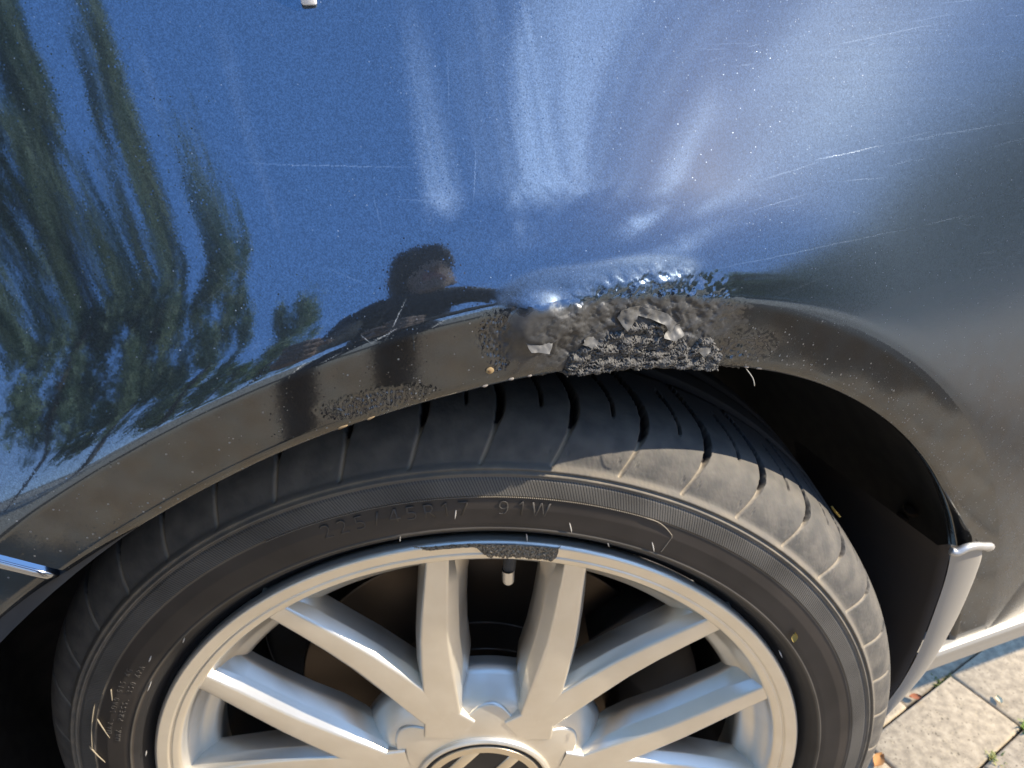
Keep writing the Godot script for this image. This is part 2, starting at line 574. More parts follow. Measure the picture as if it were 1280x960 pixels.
func polar_panel(phis: PackedFloat32Array, radii: PackedFloat32Array, fit: Callable, down := 0.0) -> ArrayMesh:
	var p := PackedVector3Array()
	var uv := PackedVector2Array()
	# an edge folded inward first, then the sheet
	for j in range(-3, radii.size()):
		for i in phis.size():
			var r: float = radii[maxi(j, 0)]
			var pr: Vector2 = fit.call(phis[i], r)     # -> (phi in degrees, rho)
			var a := deg_to_rad(pr.x)
			var x := XC + pr.y * cos(a)
			var y := YC + pr.y * sin(a)
			var v := Vector3(x, y, body_z(x, y) - down)
			if j < 0:
				v.z -= [0.0012, 0.003, 0.011][-j - 1]
				var k: float = [0.0003, 0.0002, -0.002][-j - 1]
				v.x -= k * cos(a); v.y -= k * sin(a)
			p.append(v)
			uv.append(body_uv(v))
	return sheet(p, phis.size(), radii.size() + 3, Vector3(0, 0, 1), uv)

func build_car() -> void:
	car = thing("car", "dark blue car with a damaged front wheel arch and alloy wheel", "car", Vector3.ZERO)
	car.rotation.y = deg_to_rad(STEER)
	var up := Vector3(0, GH, 0)
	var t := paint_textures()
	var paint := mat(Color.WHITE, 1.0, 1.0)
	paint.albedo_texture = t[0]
	paint.roughness_texture = t[1]; paint.roughness_texture_channel = BaseMaterial3D.TEXTURE_CHANNEL_GREEN
	paint.metallic_texture = t[1]; paint.metallic_texture_channel = BaseMaterial3D.TEXTURE_CHANNEL_BLUE
	paint.normal_enabled = true
	paint.normal_texture = t[2]
	paint.normal_scale = 1.0
	paint.clearcoat_enabled = true
	paint.clearcoat = 0.2
	paint.clearcoat_roughness = 0.33
	# front fender
	var phis := PackedFloat32Array()
	var a := 0.0
	while a <= 1.0001:                                  # finer where the damage is; 0 is the sill end, 1 the bumper seam
		phis.append(a)
		var deg := lerpf(6.0, 126.0, a)
		a += (0.11 if deg > 58.0 and deg < 108.0 else 0.4) / 120.0
	phis[-1] = 1.0
	var radii := PackedFloat32Array()
	var r := 0.0
	while r < 0.5:
		radii.append(r)
		r += 0.0007 if r < 0.06 else 0.0035
	var seam_x := func(y: float) -> float: return 0.4415 + 0.045 * sstep(0.02, 0.14, y) * (y - 0.02) / 0.12
	var fit := func(q: float, rr: float) -> Vector2:
		var rho := rr + 0.3848
		var top := seam_phi(maxf(rho, 0.3885))
		var low := rad_to_deg(asin(clampf((0.047 - YC) / rho, -1, 1)))
		var phi := lerpf(low, top, q)
		var rad := lip_r(phi) + rr
		# the panel ends at the door gap
		var ph := deg_to_rad(phi)
		var lim: float = (seam_x.call(YC + rad * sin(ph)) - XC) / maxf(cos(ph), 0.05)
		return Vector2(phi, minf(rad, lim + 0.00002 * rr))
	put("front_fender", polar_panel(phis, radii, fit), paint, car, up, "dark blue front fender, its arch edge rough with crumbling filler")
	# front bumper corner below the seam
	var bphis := PackedFloat32Array()
	for i in 160: bphis.append(i / 159.0)
	var bradii := PackedFloat32Array()
	for i in 90: bradii.append(i * 0.004)
	var bfit := func(q: float, rr: float) -> Vector2:
		var rad := 0.389 + rr
		return Vector2(lerpf(seam_phi(rad) + 0.55 * 0.389 / rad, 205.0, q), rad)
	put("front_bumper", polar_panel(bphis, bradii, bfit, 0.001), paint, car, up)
	# bright strip along the seam
	var sp := PackedVector3Array()
	var prof := [Vector2(-0.0004, -0.004), Vector2(-0.0004, 0.0010), Vector2(0.0005, 0.0018), Vector2(0.0022, 0.0022), Vector2(0.0038, 0.0016), Vector2(0.0045, 0.0008), Vector2(0.0045, -0.004)]
	for k in 60:
		var tt := 0.0015 + k * 0.006
		var x := -0.198 - 0.857 * tt
		var y := 0.312 + 0.514 * tt - 0.001
		var z := body_z(x, y)
		for q in prof: sp.append(Vector3(x - 0.514 * q.x, y - 0.857 * q.x, z + q.y) if k else Vector3(x - 0.0014, y - 0.0024, z - 0.002))
	var chrome := mat(Color(0.42, 0.43, 0.45), 0.15, 1.0)
	put("chrome_strip", sheet(sp, prof.size(), 60, Vector3(0, 0, 1)), chrome, car, up)
	# door and sill
	var dp := PackedVector3Array()
	var duv := PackedVector2Array()
	for j in 70:
		for i in 60:
			var y := 0.047 + j * 0.0075
			var x: float = seam_x.call(y) + 0.0035 + i * 0.014
			var v := Vector3(x, y, body_z(x, y) + 0.0006 - (0.006 if i == 0 else 0.0))
			if i == 1: v.x -= 0.0125
			dp.append(v)
			duv.append(body_uv(v))
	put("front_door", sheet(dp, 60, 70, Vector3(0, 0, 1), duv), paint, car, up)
	var silver := mat(Color(0.62, 0.61, 0.58), 0.33, 0.9)
	var scuffed := mat(Color(0.37, 0.34, 0.29), 0.55, 0.3)
	var silp := rounded([Vector2(0.022, 0.0), Vector2(0.0225, 0.047), Vector2(0.0245, 0.0488), Vector2(0.0395, 0.0498), Vector2(0.0405, 0.0510), Vector2(0.0450, 0.0513), Vector2(0.0482, 0.0495), Vector2(0.0490, 0.046), Vector2(0.0490, 0.03)], 0.001)
	var silpts := PackedVector3Array()
	for k in 40:
		for q in silp: silpts.append(Vector3(0.3685 + k * 0.03, q.x, q.y))
	put("sill_trim", sheet(silpts, silp.size(), 40, Vector3(0, 0.3, 1)), mat(Color(0.40, 0.375, 0.33), 0.5, 0.5), car, up, "silver trim strip along the bottom of the sill")
	# mud flap: a curved plate with its top edge rolled outward
	var fp := PackedVector3Array()
	var fl := [Vector2(0.3425, 0.187), Vector2(0.3475, 0.1722), Vector2(0.3525, 0.1398), Vector2(0.3545, 0.0774), Vector2(0.3490, 0.0372), Vector2(0.3390, 0.0106), Vector2(0.336, 0.0)]
	var fr := [Vector2(0.379, 0.178), Vector2(0.3885, 0.159), Vector2(0.3890, 0.1032), Vector2(0.3815, 0.0641), Vector2(0.3736, 0.0441), Vector2(0.3594, 0.0232), Vector2(0.3400, -0.001)]
	var nu := 15
	for j in 61:
		var tt := j / 60.0 * 6.0
		var k := mini(int(tt), 5)
		var lp: Vector2 = fl[k].cubic_interpolate(fl[k + 1], fl[maxi(k - 1, 0)], fl[mini(k + 2, 6)], tt - k)
		var rp: Vector2 = fr[k].cubic_interpolate(fr[k + 1], fr[maxi(k - 1, 0)], fr[mini(k + 2, 6)], tt - k)
		for i in nu:
			var s := float(i) / (nu - 1)
			var q := lp.lerp(rp, s)
			fp.append(Vector3(q.x, q.y, 0.060 - 0.004 * pow(2.0 * s - 1.0, 2.0) - 0.009 * sstep(0.75, 1.0, s)))
	put("mud_flap", sheet(fp, nu, 61, Vector3(0, 0, 1)), scuffed, car, up, "pale scuffed mud flap behind the front wheel")
	var roll := PackedVector3Array()
	for q in [Vector3(0.3395, 0.1845, 0.0585), Vector3(0.3435, 0.1835, 0.061), Vector3(0.351, 0.1865, 0.062), Vector3(0.360, 0.1855, 0.062), Vector3(0.369, 0.182, 0.0615), Vector3(0.3770, 0.1792, 0.061), Vector3(0.3838, 0.1743, 0.058), Vector3(0.3870, 0.1685, 0.054)]: roll.append(q)
	put("flap_edge", tube(smooth_path(roll, 6), 0.0030, 12), mat(Color(0.5, 0.48, 0.44), 0.42, 0.6), car, up, "rounded bright top edge of the mud flap")
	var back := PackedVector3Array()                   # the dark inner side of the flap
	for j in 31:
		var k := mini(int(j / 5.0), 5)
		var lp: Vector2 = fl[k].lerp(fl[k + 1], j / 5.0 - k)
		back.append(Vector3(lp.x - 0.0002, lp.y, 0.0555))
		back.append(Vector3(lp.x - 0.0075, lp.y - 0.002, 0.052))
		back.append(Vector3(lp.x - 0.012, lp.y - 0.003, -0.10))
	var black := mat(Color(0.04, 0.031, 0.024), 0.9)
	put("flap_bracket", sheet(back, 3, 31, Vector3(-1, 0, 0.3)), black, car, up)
	# arch liner, its back wall and strut
	var liner := mat(Color(0.022, 0.019, 0.016), 0.9)
	liner.albedo_texture = noise_tex(0.03, Color(0.4, 0.4, 0.4), Color(1, 1, 1), 256, 4, 14)
	liner.uv1_triplanar = true; liner.uv1_scale = Vector3.ONE * 5.0
	var lin := lathe(rounded([Vector2(0.3885, 0.036), Vector2(0.394, 0.022), Vector2(0.400, 0.005), Vector2(0.402, -0.06), Vector2(0.40, -0.27), Vector2(0.36, -0.30), Vector2(0.02, -0.30)], 0.02), 120, 2.0, 235.0, -1.0)
	put("arch_liner", lin, liner, car, up + Vector3(XC, YC, 0))
	var lipline := mat(Color(0.02, 0.016, 0.012), 0.9)
	# clods of dirt inside the arch behind the wheel
	var dirt := mat(Color(0.07, 0.05, 0.035), 1.0)
	for k in 14:
		var s := SphereMesh.new()
		s.radial_segments = 10; s.rings = 6
		s.radius = rng.randf_range(0.004, 0.009); s.height = s.radius * 1.2
		var ph := deg_to_rad(rng.randf_range(4.0, 26.0))
		put("dirt_clod", s, dirt, car, up + Vector3(XC + 0.402 * cos(ph), YC + 0.402 * sin(ph), rng.randf_range(-0.03, 0.005)))
	# small white marker at the top edge of the picture
	var mk := PackedVector2Array()
	for q in [Vector2(-0.0603, 0.5345), Vector2(-0.0595, 0.5338), Vector2(-0.0548, 0.5338), Vector2(-0.0540, 0.5345), Vector2(-0.0535, 0.556), Vector2(-0.0605, 0.556)]: mk.append(q)
	var z0 := body_z(-0.057, 0.536)
	var mark := put("side_badge", plate(mk, -0.004, 0.0022), mat(Color(0.85, 0.85, 0.86), 0.25), car, up + Vector3(0, 0, 0), "small white badge high on the fender")
	mark.position.z = z0 + 0.001
	mark.rotation.x = 0.0

func smooth_path(p: PackedVector3Array, each: int) -> PackedVector3Array:
	var out := PackedVector3Array()
	for i in p.size() - 1:
		for k in each:
			out.append(p[i].cubic_interpolate(p[i + 1], p[maxi(i - 1, 0)], p[mini(i + 2, p.size() - 1)], float(k) / each))
	out.append(p[-1])
	return out

# ------------------------------------------------------------------ damage on the arch
func inside_by(q: Vector2) -> float:                   # how far inside (+) or outside (-) the filler's outline
	var d := 1.0
	for i in filler_outline.size():
		d = minf(d, q.distance_to(Geometry2D.get_closest_point_to_segment(q, filler_outline[i], filler_outline[(i + 1) % filler_outline.size()])))
	return d if Geometry2D.is_point_in_polygon(q, filler_outline) else -d

func build_damage() -> void:
	var up := Vector3(0, GH, 0)
	for q in [Vector2(0.0339, 0.383), Vector2(0.0378, 0.3907), Vector2(0.0481, 0.3932), Vector2(0.0564, 0.3956), Vector2(0.0689, 0.4), Vector2(0.0845, 0.3983), Vector2(0.0889, 0.3889), Vector2(0.0996, 0.3862), Vector2(0.1038, 0.381), Vector2(0.1078, 0.386), Vector2(0.1162, 0.3847), Vector2(0.1242, 0.373), Vector2(0.123, 0.362), Vector2(0.08, 0.372), Vector2(0.0347, 0.3743)]:
		filler_outline.append(q)
	var fender: Node3D = car.get_node("front_fender")
	var p := PackedVector3Array()
	var col := PackedColorArray()
	var nu := 460
	var nv := 84
	var f2 := FastNoiseLite.new()
	f2.seed = 9
	f2.frequency = 0.02
	f2.fractal_octaves = 4
	for j in nv:
		for i in nu:
			var phi := lerpf(72.5, 90.5, float(i) / (nu - 1))
			var ph := deg_to_rad(phi)
			var rho := lip_r(phi) - 0.0016 + 0.031 * maxf(j - 8, 0) / (nv - 9.0) + 0.0012 * noise.get_noise_2d(i * 3.0, 7.0)
			var x := XC + rho * cos(ph)
			var y := YC + rho * sin(ph)
			var q := Vector2(x, y)
			var d := inside_by(q) + 0.0016 * noise.get_noise_2d(x * 20000.0, y * 20000.0) + 0.001 * noise.get_noise_2d(x * 60000.0, y * 60000.0)
			var m := sstep(-0.0015, 0.0022, d)
			var rough := 0.0014 * soft.get_noise_2d(x * 5500.0, y * 9000.0) - 0.0010 * absf(f2.get_noise_2d(x * 16000.0 + 70.0, y * 24000.0)) + 0.0005 * f2.get_noise_2d(x * 52000.0, y * 60000.0)
			var crack := 0.0035 * sstep(0.05, 0.0, absf(noise.get_noise_2d(x * 5000.0 + 40.0, y * 11000.0)))
			var z := 0.045 + lerpf(-0.0045, 0.0022 + rough - crack, m)
			if j < 8: z -= 0.012 * (8 - j) / 8.0
			p.append(Vector3(x, y, z))
			var t := clampf(0.5 + 0.9 * f2.get_noise_2d(x * 30000.0 + 11.0, y * 30000.0), 0.0, 1.0)
			col.append(Color(0.045, 0.043, 0.04).lerp(Color(0.155, 0.148, 0.135), t))
	var crust := mat(Color.WHITE, 0.85)
	crust.vertex_color_use_as_albedo = true
	put("filler_patch", sheet(p, nu, nv, Vector3(0, 0, 1), PackedVector2Array(), col), crust, fender, Vector3.ZERO, "cracked grey filler exposed on the arch edge")
	# paint flakes peeling off it
	var flake := mat(Color(0.095, 0.091, 0.083), 0.5, 0.0)
	var lists := [
		[[0.0600, 0.4035], [0.0648, 0.3968], [0.0689, 0.4], [0.0714, 0.403], [0.0776, 0.4008], [0.0852, 0.3971], [0.0878, 0.3928], [0.0925, 0.3966], [0.0874, 0.4016], [0.0794, 0.4048], [0.0726, 0.4076], [0.0662, 0.4077], [0.0620, 0.4067]],
		[[0.0853, 0.3898], [0.0924, 0.3878], [0.0970, 0.3897], [0.0956, 0.3945], [0.0906, 0.394]],
		[[0.0128, 0.3988], [0.0149, 0.3950], [0.0234, 0.3931], [0.0262, 0.3978], [0.0223, 0.4022], [0.0163, 0.4025]],
		[[0.1060, 0.3800], [0.1105, 0.3752], [0.1150, 0.3770], [0.1155, 0.3830], [0.1110, 0.3852]],
		[[0.0420, 0.3930], [0.0470, 0.3902], [0.0505, 0.3920], [0.0490, 0.3953], [0.0440, 0.3955]]]
	var lifts := [0.0042, 0.004, 0.0045, 0.003, 0.003]
	for k in lists.size():
		var poly := PackedVector2Array()
		var pts: Array = lists[k]
		var mid := Vector2.ZERO
		for q in pts: mid += Vector2(q[0], q[1]) / pts.size()
		for i in pts.size():                            # torn, uneven outline
			var a := Vector2(pts[i][0], pts[i][1])
			var b := Vector2(pts[(i + 1) % pts.size()][0], pts[(i + 1) % pts.size()][1])
			for s in 5:
				var c := a.lerp(b, s / 5.0)
				poly.append(c + (c - mid).normalized() * 0.0007 * noise.get_noise_2d(i * 40.0 + s * 9.0, k * 70.0))
		put("paint_flake", curled(poly, lifts[k]), flake, fender, Vector3.ZERO, "grey flake of paint lifting off the arch")
	# a rust spot
	var ring := PackedVector2Array()
	for i in 18:
		var a := TAU * i / 18.0
		ring.append(Vector2(-0.0034 + cos(a) * 0.0019, 0.386 + sin(a) * 0.0015) * (1.0 + 0.0006 * noise.get_noise_2d(i * 30.0, 0.0)))
	var rz := body_z(-0.0034, 0.386)
	put("rust_spot", plate(ring, rz - 0.001, rz + 0.0007, 0.0004), mat(Color(0.30, 0.21, 0.10), 0.8), fender)
	var core := PackedVector2Array()
	for i in 12:
		var a := TAU * i / 12.0
		core.append(Vector2(-0.0036 + cos(a) * 0.0008, 0.3859 + sin(a) * 0.0006))
	put("rust_core", plate(core, rz, rz + 0.0010, 0.0002), mat(Color(0.16, 0.09, 0.04), 0.9), fender)
	# pale chips along the lip
	var chip := mat(Color(0.3, 0.27, 0.24), 0.6)
	for c in [[92.6, 0.0016, 0.003], [91.2, 0.0012, 0.0022], [94.5, 0.0009, 0.003], [72.3, 0.0008, 0.003], [71.0, 0.0009, 0.004], [104.5, 0.0012, 0.005], [102.6, 0.0008, 0.004]]:
		var ph := deg_to_rad(c[0])
		var rr: float = lip_r(c[0]) + c[1]
		var o := Vector2(XC + rr * cos(ph), YC + rr * sin(ph))
		var pts := PackedVector2Array()
		for i in 9:
			var a := TAU * i / 9.0
			var e := Vector2(cos(a) * c[2] * 0.5, sin(a) * 0.0007 * (1.0 + 0.6 * noise.get_noise_2d(i * 50.0, c[0] * 30.0)))
			pts.append(o + e.rotated(ph - PI / 2))
		var bz := body_z(o.x, o.y)
		put("paint_chip", plate(pts, bz - 0.002, bz + 0.0003, 0.0002), chip if c[0] < 100 else mat(Color(0.28, 0.2, 0.11), 0.8), fender)
	# a hair of fibre hanging from the lip
	var hair := PackedVector3Array()
	for q in [Vector3(0.1425, 0.3605, 0.043), Vector3(0.145, 0.356, 0.047), Vector3(0.1465, 0.351, 0.048)]: hair.append(q)
	put("loose_fibre", tube(smooth_path(hair, 5), 0.0003, 5), mat(Color(0.4, 0.38, 0.33), 0.8), fender)

func curled(poly: PackedVector2Array, lift: float) -> ArrayMesh:
	# a thin sheet over the outline whose lower rim stands off the surface
	var lo := 9.0
	var hi := -9.0
	for q in poly:
		lo = minf(lo, q.y); hi = maxf(hi, q.y)
	var st := SurfaceTool.new()
	st.begin(Mesh.PRIMITIVE_TRIANGLES)
	var pts := PackedVector2Array(poly)
	var step := 0.0011
	var x0 := 9.0
	var x1 := -9.0
	for q in poly: x0 = minf(x0, q.x); x1 = maxf(x1, q.x)
	var inner := Geometry2D.offset_polygon(poly, -0.0006)
	var x := x0
	while x < x1:
		var y := lo
		while y < hi:
			var q := Vector2(x + 0.0003 * noise.get_noise_2d(x * 90000.0, y * 90000.0), y)
			for pl in inner:
				if Geometry2D.is_point_in_polygon(q, pl): pts.append(q)
			y += step
		x += step
	var tri := Geometry2D.triangulate_delaunay(pts)
	var top := func(q: Vector2) -> Vector3:
		var t := clampf((q.y - lo) / (hi - lo), 0.0, 1.0)
		var z := minf(body_z(q.x, q.y), 0.047) + 0.0006 + lift * pow(1.0 - t, 1.4) + 0.0007 * noise.get_noise_2d(q.x * 15000.0, q.y * 15000.0)
		return Vector3(q.x, q.y, z)
	st.set_smooth_group(0)
	for i in range(0, tri.size(), 3):
		var a := pts[tri[i]]; var b := pts[tri[i + 1]]; var c := pts[tri[i + 2]]
		if not Geometry2D.is_point_in_polygon((a + b + c) / 3.0, poly): continue
		if (b - a).cross(c - a) > 0: var w := b; b = c; c = w
		for q in [a, b, c]: st.add_vertex(top.call(q))
	st.set_smooth_group(1)
	for i in range(0, tri.size(), 3):
		var a := pts[tri[i]]; var b := pts[tri[i + 1]]; var c := pts[tri[i + 2]]
		if not Geometry2D.is_point_in_polygon((a + b + c) / 3.0, poly): continue
		if (b - a).cross(c - a) > 0: var w := b; b = c; c = w
		for q in [a, c, b]: st.add_vertex(top.call(q) - Vector3(0, 0, 0.0005))
	st.set_smooth_group(2)
	for i in poly.size():
		var a: Vector3 = top.call(poly[i]); var b: Vector3 = top.call(poly[(i + 1) % poly.size()])
		var d := Vector3(0, 0, 0.0005)
		for v in [a, b, a - d, b, b - d, a - d]: st.add_vertex(v)
	st.generate_normals()
	return st.commit()

# ------------------------------------------------------------------ wheel
func build_wheel() -> void:
	wheel = Node3D.new()
	wheel.name = "front_wheel"
	wheel.position = Vector3(0, GH, 0)
	wheel.rotation.y = -deg_to_rad(STEER)
	wheel.set_meta("label", "silver alloy front wheel with paired spokes and a worn tyre")
	car.add_child(wheel)
	build_tread()
	build_sidewall()
	build_rim()

func build_tread() -> void:
	var key := [Vector2(0.2955, 0.0012), Vector2(0.2968, 0.0022), Vector2(0.2978, 0.0006), Vector2(0.2988, 0.0000), Vector2(0.2998, 0.0014), Vector2(0.3012, 0.0002), Vector2(0.3024, -0.0024), Vector2(0.3045, -0.0036), Vector2(0.3110, -0.0072), Vector2(0.3180, -0.0130), Vector2(0.3240, -0.0215), Vector2(0.3280, -0.034), Vector2(0.3302, -0.055), Vector2(0.3315, -0.10), Vector2(0.3305, -0.15), Vector2(0.3265, -0.178), Vector2(0.318, -0.197), Vector2(0.30, -0.206)]
	# resample by length
	var dense := []
	for i in key.size() - 1:
		for k in 12:
			dense.append(key[i].cubic_interpolate(key[i + 1], key[maxi(i - 1, 0)], key[mini(i + 2, key.size() - 1)], k / 12.0))
	dense.append(key[-1])
	var prof := [dense[0]]
	var arc := [0.0]
	var run := 0.0
	var last := 0.0
	for i in range(1, dense.size()):
		run += dense[i].distance_to(dense[i - 1])
		var step := 0.0007 if run < 0.008 else 0.0014 if run < 0.11 else 0.004
		if run - last >= step or i == dense.size() - 1:
			prof.append(dense[i]); arc.append(run); last = run
	var angs := PackedFloat32Array()
	var a := 160.0
	while a < 360.0:
		angs.append(a); a += 1.0
	a = 0.0
	var out := PackedFloat32Array()
	var t := -4.0
	while t < 178.0:
		out.append(t); t += 0.16
	while t < 356.0:
		out.append(t); t += 0.8
	out.append(356.0)
	angs = out
	var nu := angs.size()
	var p := PackedVector3Array()
	var col := PackedColorArray()
	var pitch := 360.0 / 46.0
	var gx := [0.0, 0.0045, 0.0085, 0.0115, 0.0125, 0.0120, 0.0100, 0.0070, 0.0030, -0.0015]       # sideways run of a groove at each centimetre from the ridge
	for j in prof.size():
		var c: Vector2 = prof[j]
		var s: float = arc[j] - 0.0105
		var nx: Vector2 = prof[mini(j + 1, prof.size() - 1)] - prof[maxi(j - 1, 0)]
		var nrm := Vector2(-nx.y, nx.x).normalized()
		if nrm.x < 0 : nrm = -nrm
		for i in nu:
			var ang := angs[i]
			var depth := 0.0
			var dust := 0.0
			if s > 0.0 and s < 0.098 and ang < 178.0:
				var k := s / 0.01
				var ki := mini(int(k), 8)
				var shift := lerpf(gx[ki], gx[ki + 1], k - ki)
				var e := (ang - 3.1) * 0.00576 + shift           # metres round the tread
				var per := pitch * 0.00576
				var g := absf(wrapf(e, -per / 2, per / 2))
				var wide := 0.0009 + 0.0012 * sstep(0.016, 0.034, s) - 0.0010 * sstep(0.05, 0.085, s)
				var deep := 0.0011 + 0.0055 * sstep(0.016, 0.036, s)
				depth = deep * sstep(wide + 0.0007, wide - 0.0004, g)
				if s < 0.03: dust = 0.85 * sstep(wide + 0.0008, wide - 0.0002, g) * sstep(0.031, 0.022, s)
				var g2 := absf(wrapf(e + per * 0.5 + 0.002, -per / 2, per / 2))
				var span := sstep(0.036, 0.040, s) * sstep(0.082, 0.078, s)
				depth = maxf(depth, 0.004 * span * sstep(0.0011, 0.0004, g2))
				# wear dimples by each groove's foot
				if s < 0.011 and s > 0.005:
					var g3 := absf(absf(wrapf(e, -per / 2, per / 2)) - 0.006)
					depth = maxf(depth, 0.0012 * sstep(0.0013, 0.0005, g3 + absf(s - 0.008)))
			for rib in [0.103, 0.141, 0.178]:
				depth = maxf(depth, 0.006 * sstep(0.0045, 0.0036, absf(s - rib)))
			var q := c - nrm * depth
			var th := deg_to_rad(ang)
			p.append(Vector3(q.x * cos(th), q.x * sin(th), q.y))
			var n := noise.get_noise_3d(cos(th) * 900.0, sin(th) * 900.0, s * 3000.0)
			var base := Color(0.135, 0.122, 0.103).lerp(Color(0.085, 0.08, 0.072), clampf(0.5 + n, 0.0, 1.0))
			base = base.lerp(Color(0.055, 0.053, 0.05), sstep(0.04, 0.075, s))  # inner tread less dusty, and darkened in colour for the shade under the arch
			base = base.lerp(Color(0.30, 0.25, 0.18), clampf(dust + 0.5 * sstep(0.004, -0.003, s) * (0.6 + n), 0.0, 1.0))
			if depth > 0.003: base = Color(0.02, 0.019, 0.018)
			col.append(base)
	var rub := mat(Color.WHITE, 0.72, 0.0, 0.4)
	rub.vertex_color_use_as_albedo = true
	rub.heightmap_enabled = true
	rub.heightmap_texture = noise_tex(0.12, Color.BLACK, Color.WHITE, 256, 3, 31, true)
	rub.heightmap_scale = 0.03
	rub.uv1_triplanar = true; rub.uv1_scale = Vector3.ONE * 9.0
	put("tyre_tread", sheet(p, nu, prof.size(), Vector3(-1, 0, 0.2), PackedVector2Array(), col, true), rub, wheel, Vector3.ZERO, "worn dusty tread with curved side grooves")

func build_sidewall() -> void:
	var key := [Vector2(0.2964, 0.0008), Vector2(0.2955, 0.0016), Vector2(0.2942, 0.0014), Vector2(0.2930, 0.0022), Vector2(0.2830, 0.0044), Vector2(0.2822, 0.0038), Vector2(0.2740, 0.0050), Vector2(0.2630, 0.0046), Vector2(0.2600, 0.0042), Vector2(0.2590, 0.0048), Vector2(0.2575, 0.0040), Vector2(0.2540, 0.0012), Vector2(0.2505, -0.0035), Vector2(0.2470, -0.0090), Vector2(0.2420, -0.012)]
	var prof := rounded(key, 0.0008)
	var total := 0.0
	var arcs := [0.0]
	for i in range(1, prof.size()):
		total += prof[i].distance_to(prof[i - 1]); arcs.append(total)
	# texture: across = three ribs of the serrated band, down = from the ridge to the bead
	var w := 48
	var h := 512
	var hm := Image.create(w, h, false, Image.FORMAT_RGB8)
	var cm := Image.create(w, h, false, Image.FORMAT_RGB8)
	for y in h:
		var s := (y + 0.5) / h * total
		var k := 0
		while k < arcs.size() - 2 and s > arcs[k + 1]: k += 1
		var r: float = lerpf(prof[k].x, prof[k + 1].x, (s - arcs[k]) / maxf(arcs[k + 1] - arcs[k], 1e-6))
		for x in w:
			var hh := 0.5
			var c := Color(0.047, 0.038, 0.030)
			if r > 0.2945: c = Color(0.15, 0.13, 0.10)
			elif r > 0.2830:
				var ph := fposmod((x / 16.0) + (0.293 - r) / 0.0042, 1.0)
				hh = 0.5 + 0.5 * sstep(0.5, 0.3, absf(ph - 0.5))
				c = Color(0.03, 0.028, 0.026).lerp(Color(0.13, 0.118, 0.10), sstep(0.6, 0.95, hh))
			elif r > 0.2815: c = Color(0.11, 0.095, 0.075)
			elif r < 0.2596 and r > 0.2578: c = Color(0.10, 0.088, 0.07)
			elif r < 0.2570: c = Color(0.018, 0.017, 0.018)
			hm.set_pixel(x, y, Color(hh, hh, hh))
			cm.set_pixel(x, y, c.linear_to_srgb())
	var n := 360
	var p := PackedVector3Array()
	var uv := PackedVector2Array()
	var col := PackedColorArray()
	for j in prof.size():
		for i in n + 1:
			var th := TAU * i / n
			p.append(Vector3(prof[j].x * cos(th), prof[j].x * sin(th), prof[j].y))
			uv.append(Vector2(i / float(n) * 347.0, arcs[j] / total))
			var q := 0.85 + 0.5 * noise.get_noise_3d(cos(th) * 260.0, sin(th) * 260.0, prof[j].x * 1500.0)
			col.append(Color(q, q, q))
	var m := mat(Color.WHITE, 0.6, 0.0, 0.5)
	m.albedo_texture = ImageTexture.create_from_image(cm)
	m.vertex_color_use_as_albedo = true
	m.heightmap_enabled = true
	m.heightmap_texture = ImageTexture.create_from_image(hm)
	m.heightmap_scale = 0.05
	put("tyre_sidewall", sheet(p, n + 1, prof.size(), Vector3(0, 0, 1), uv, col, true), m, wheel, Vector3.ZERO, "dark tyre sidewall with a ribbed band and raised lettering")
	# dotted border that closes the lettering panel
	var tan := mat(Color(0.2, 0.17, 0.13), 0.8)
	var bead := SphereMesh.new()
	bead.radius = 0.00055; bead.height = 0.0009; bead.radial_segments = 6; bead.rings = 4
	var st := SurfaceTool.new()
	st.begin(Mesh.PRIMITIVE_TRIANGLES)
	var a := 116.0
	while a > 67.6:
		st.append_from(bead, 0, Transform3D(Basis(), Vector3(0.2822 * cos(deg_to_rad(a)), 0.2822 * sin(deg_to_rad(a)), 0.0044)))
		a -= 0.24
	put("dotted_border", st.commit(), tan, wheel)
	var edge := PackedVector3Array()
	for k in 24:
		var t := k / 23.0
		var rr := lerpf(0.2822, 0.262, sstep(0.12, 1.0, t))
		var aa := lerpf(69.0, 64.2, minf(1.0, t * 2.2)) - 0.0
		edge.append(Vector3(rr * cos(deg_to_rad(aa)), rr * sin(deg_to_rad(aa)), 0.0047))
	put("panel_edge", tube(edge, 0.0004, 6), tan, wheel)
	# raised lettering
	var let := SurfaceTool.new()
	let.begin(Mesh.PRIMITIVE_TRIANGLES)
	letter(let, "225/45R17", 108.5, 0.2665, 0.0098, 2.15)
	letter(let, "91W", 86.5, 0.2665, 0.0098, 2.3)
	letter(let, "MAX. LOAD 615 KG", 161.5, 0.2705, 0.0036, 0.95)
	letter(let, "MAX. PRESS. 350 KPA", 163.0, 0.2645, 0.0036, 0.95)
	let.generate_normals()
	put("raised_lettering", let.commit(), mat(Color(0.06, 0.053, 0.046), 0.6), wheel)
	# moulding hairs
	var pale := mat(Color(0.5, 0.47, 0.42), 0.6)
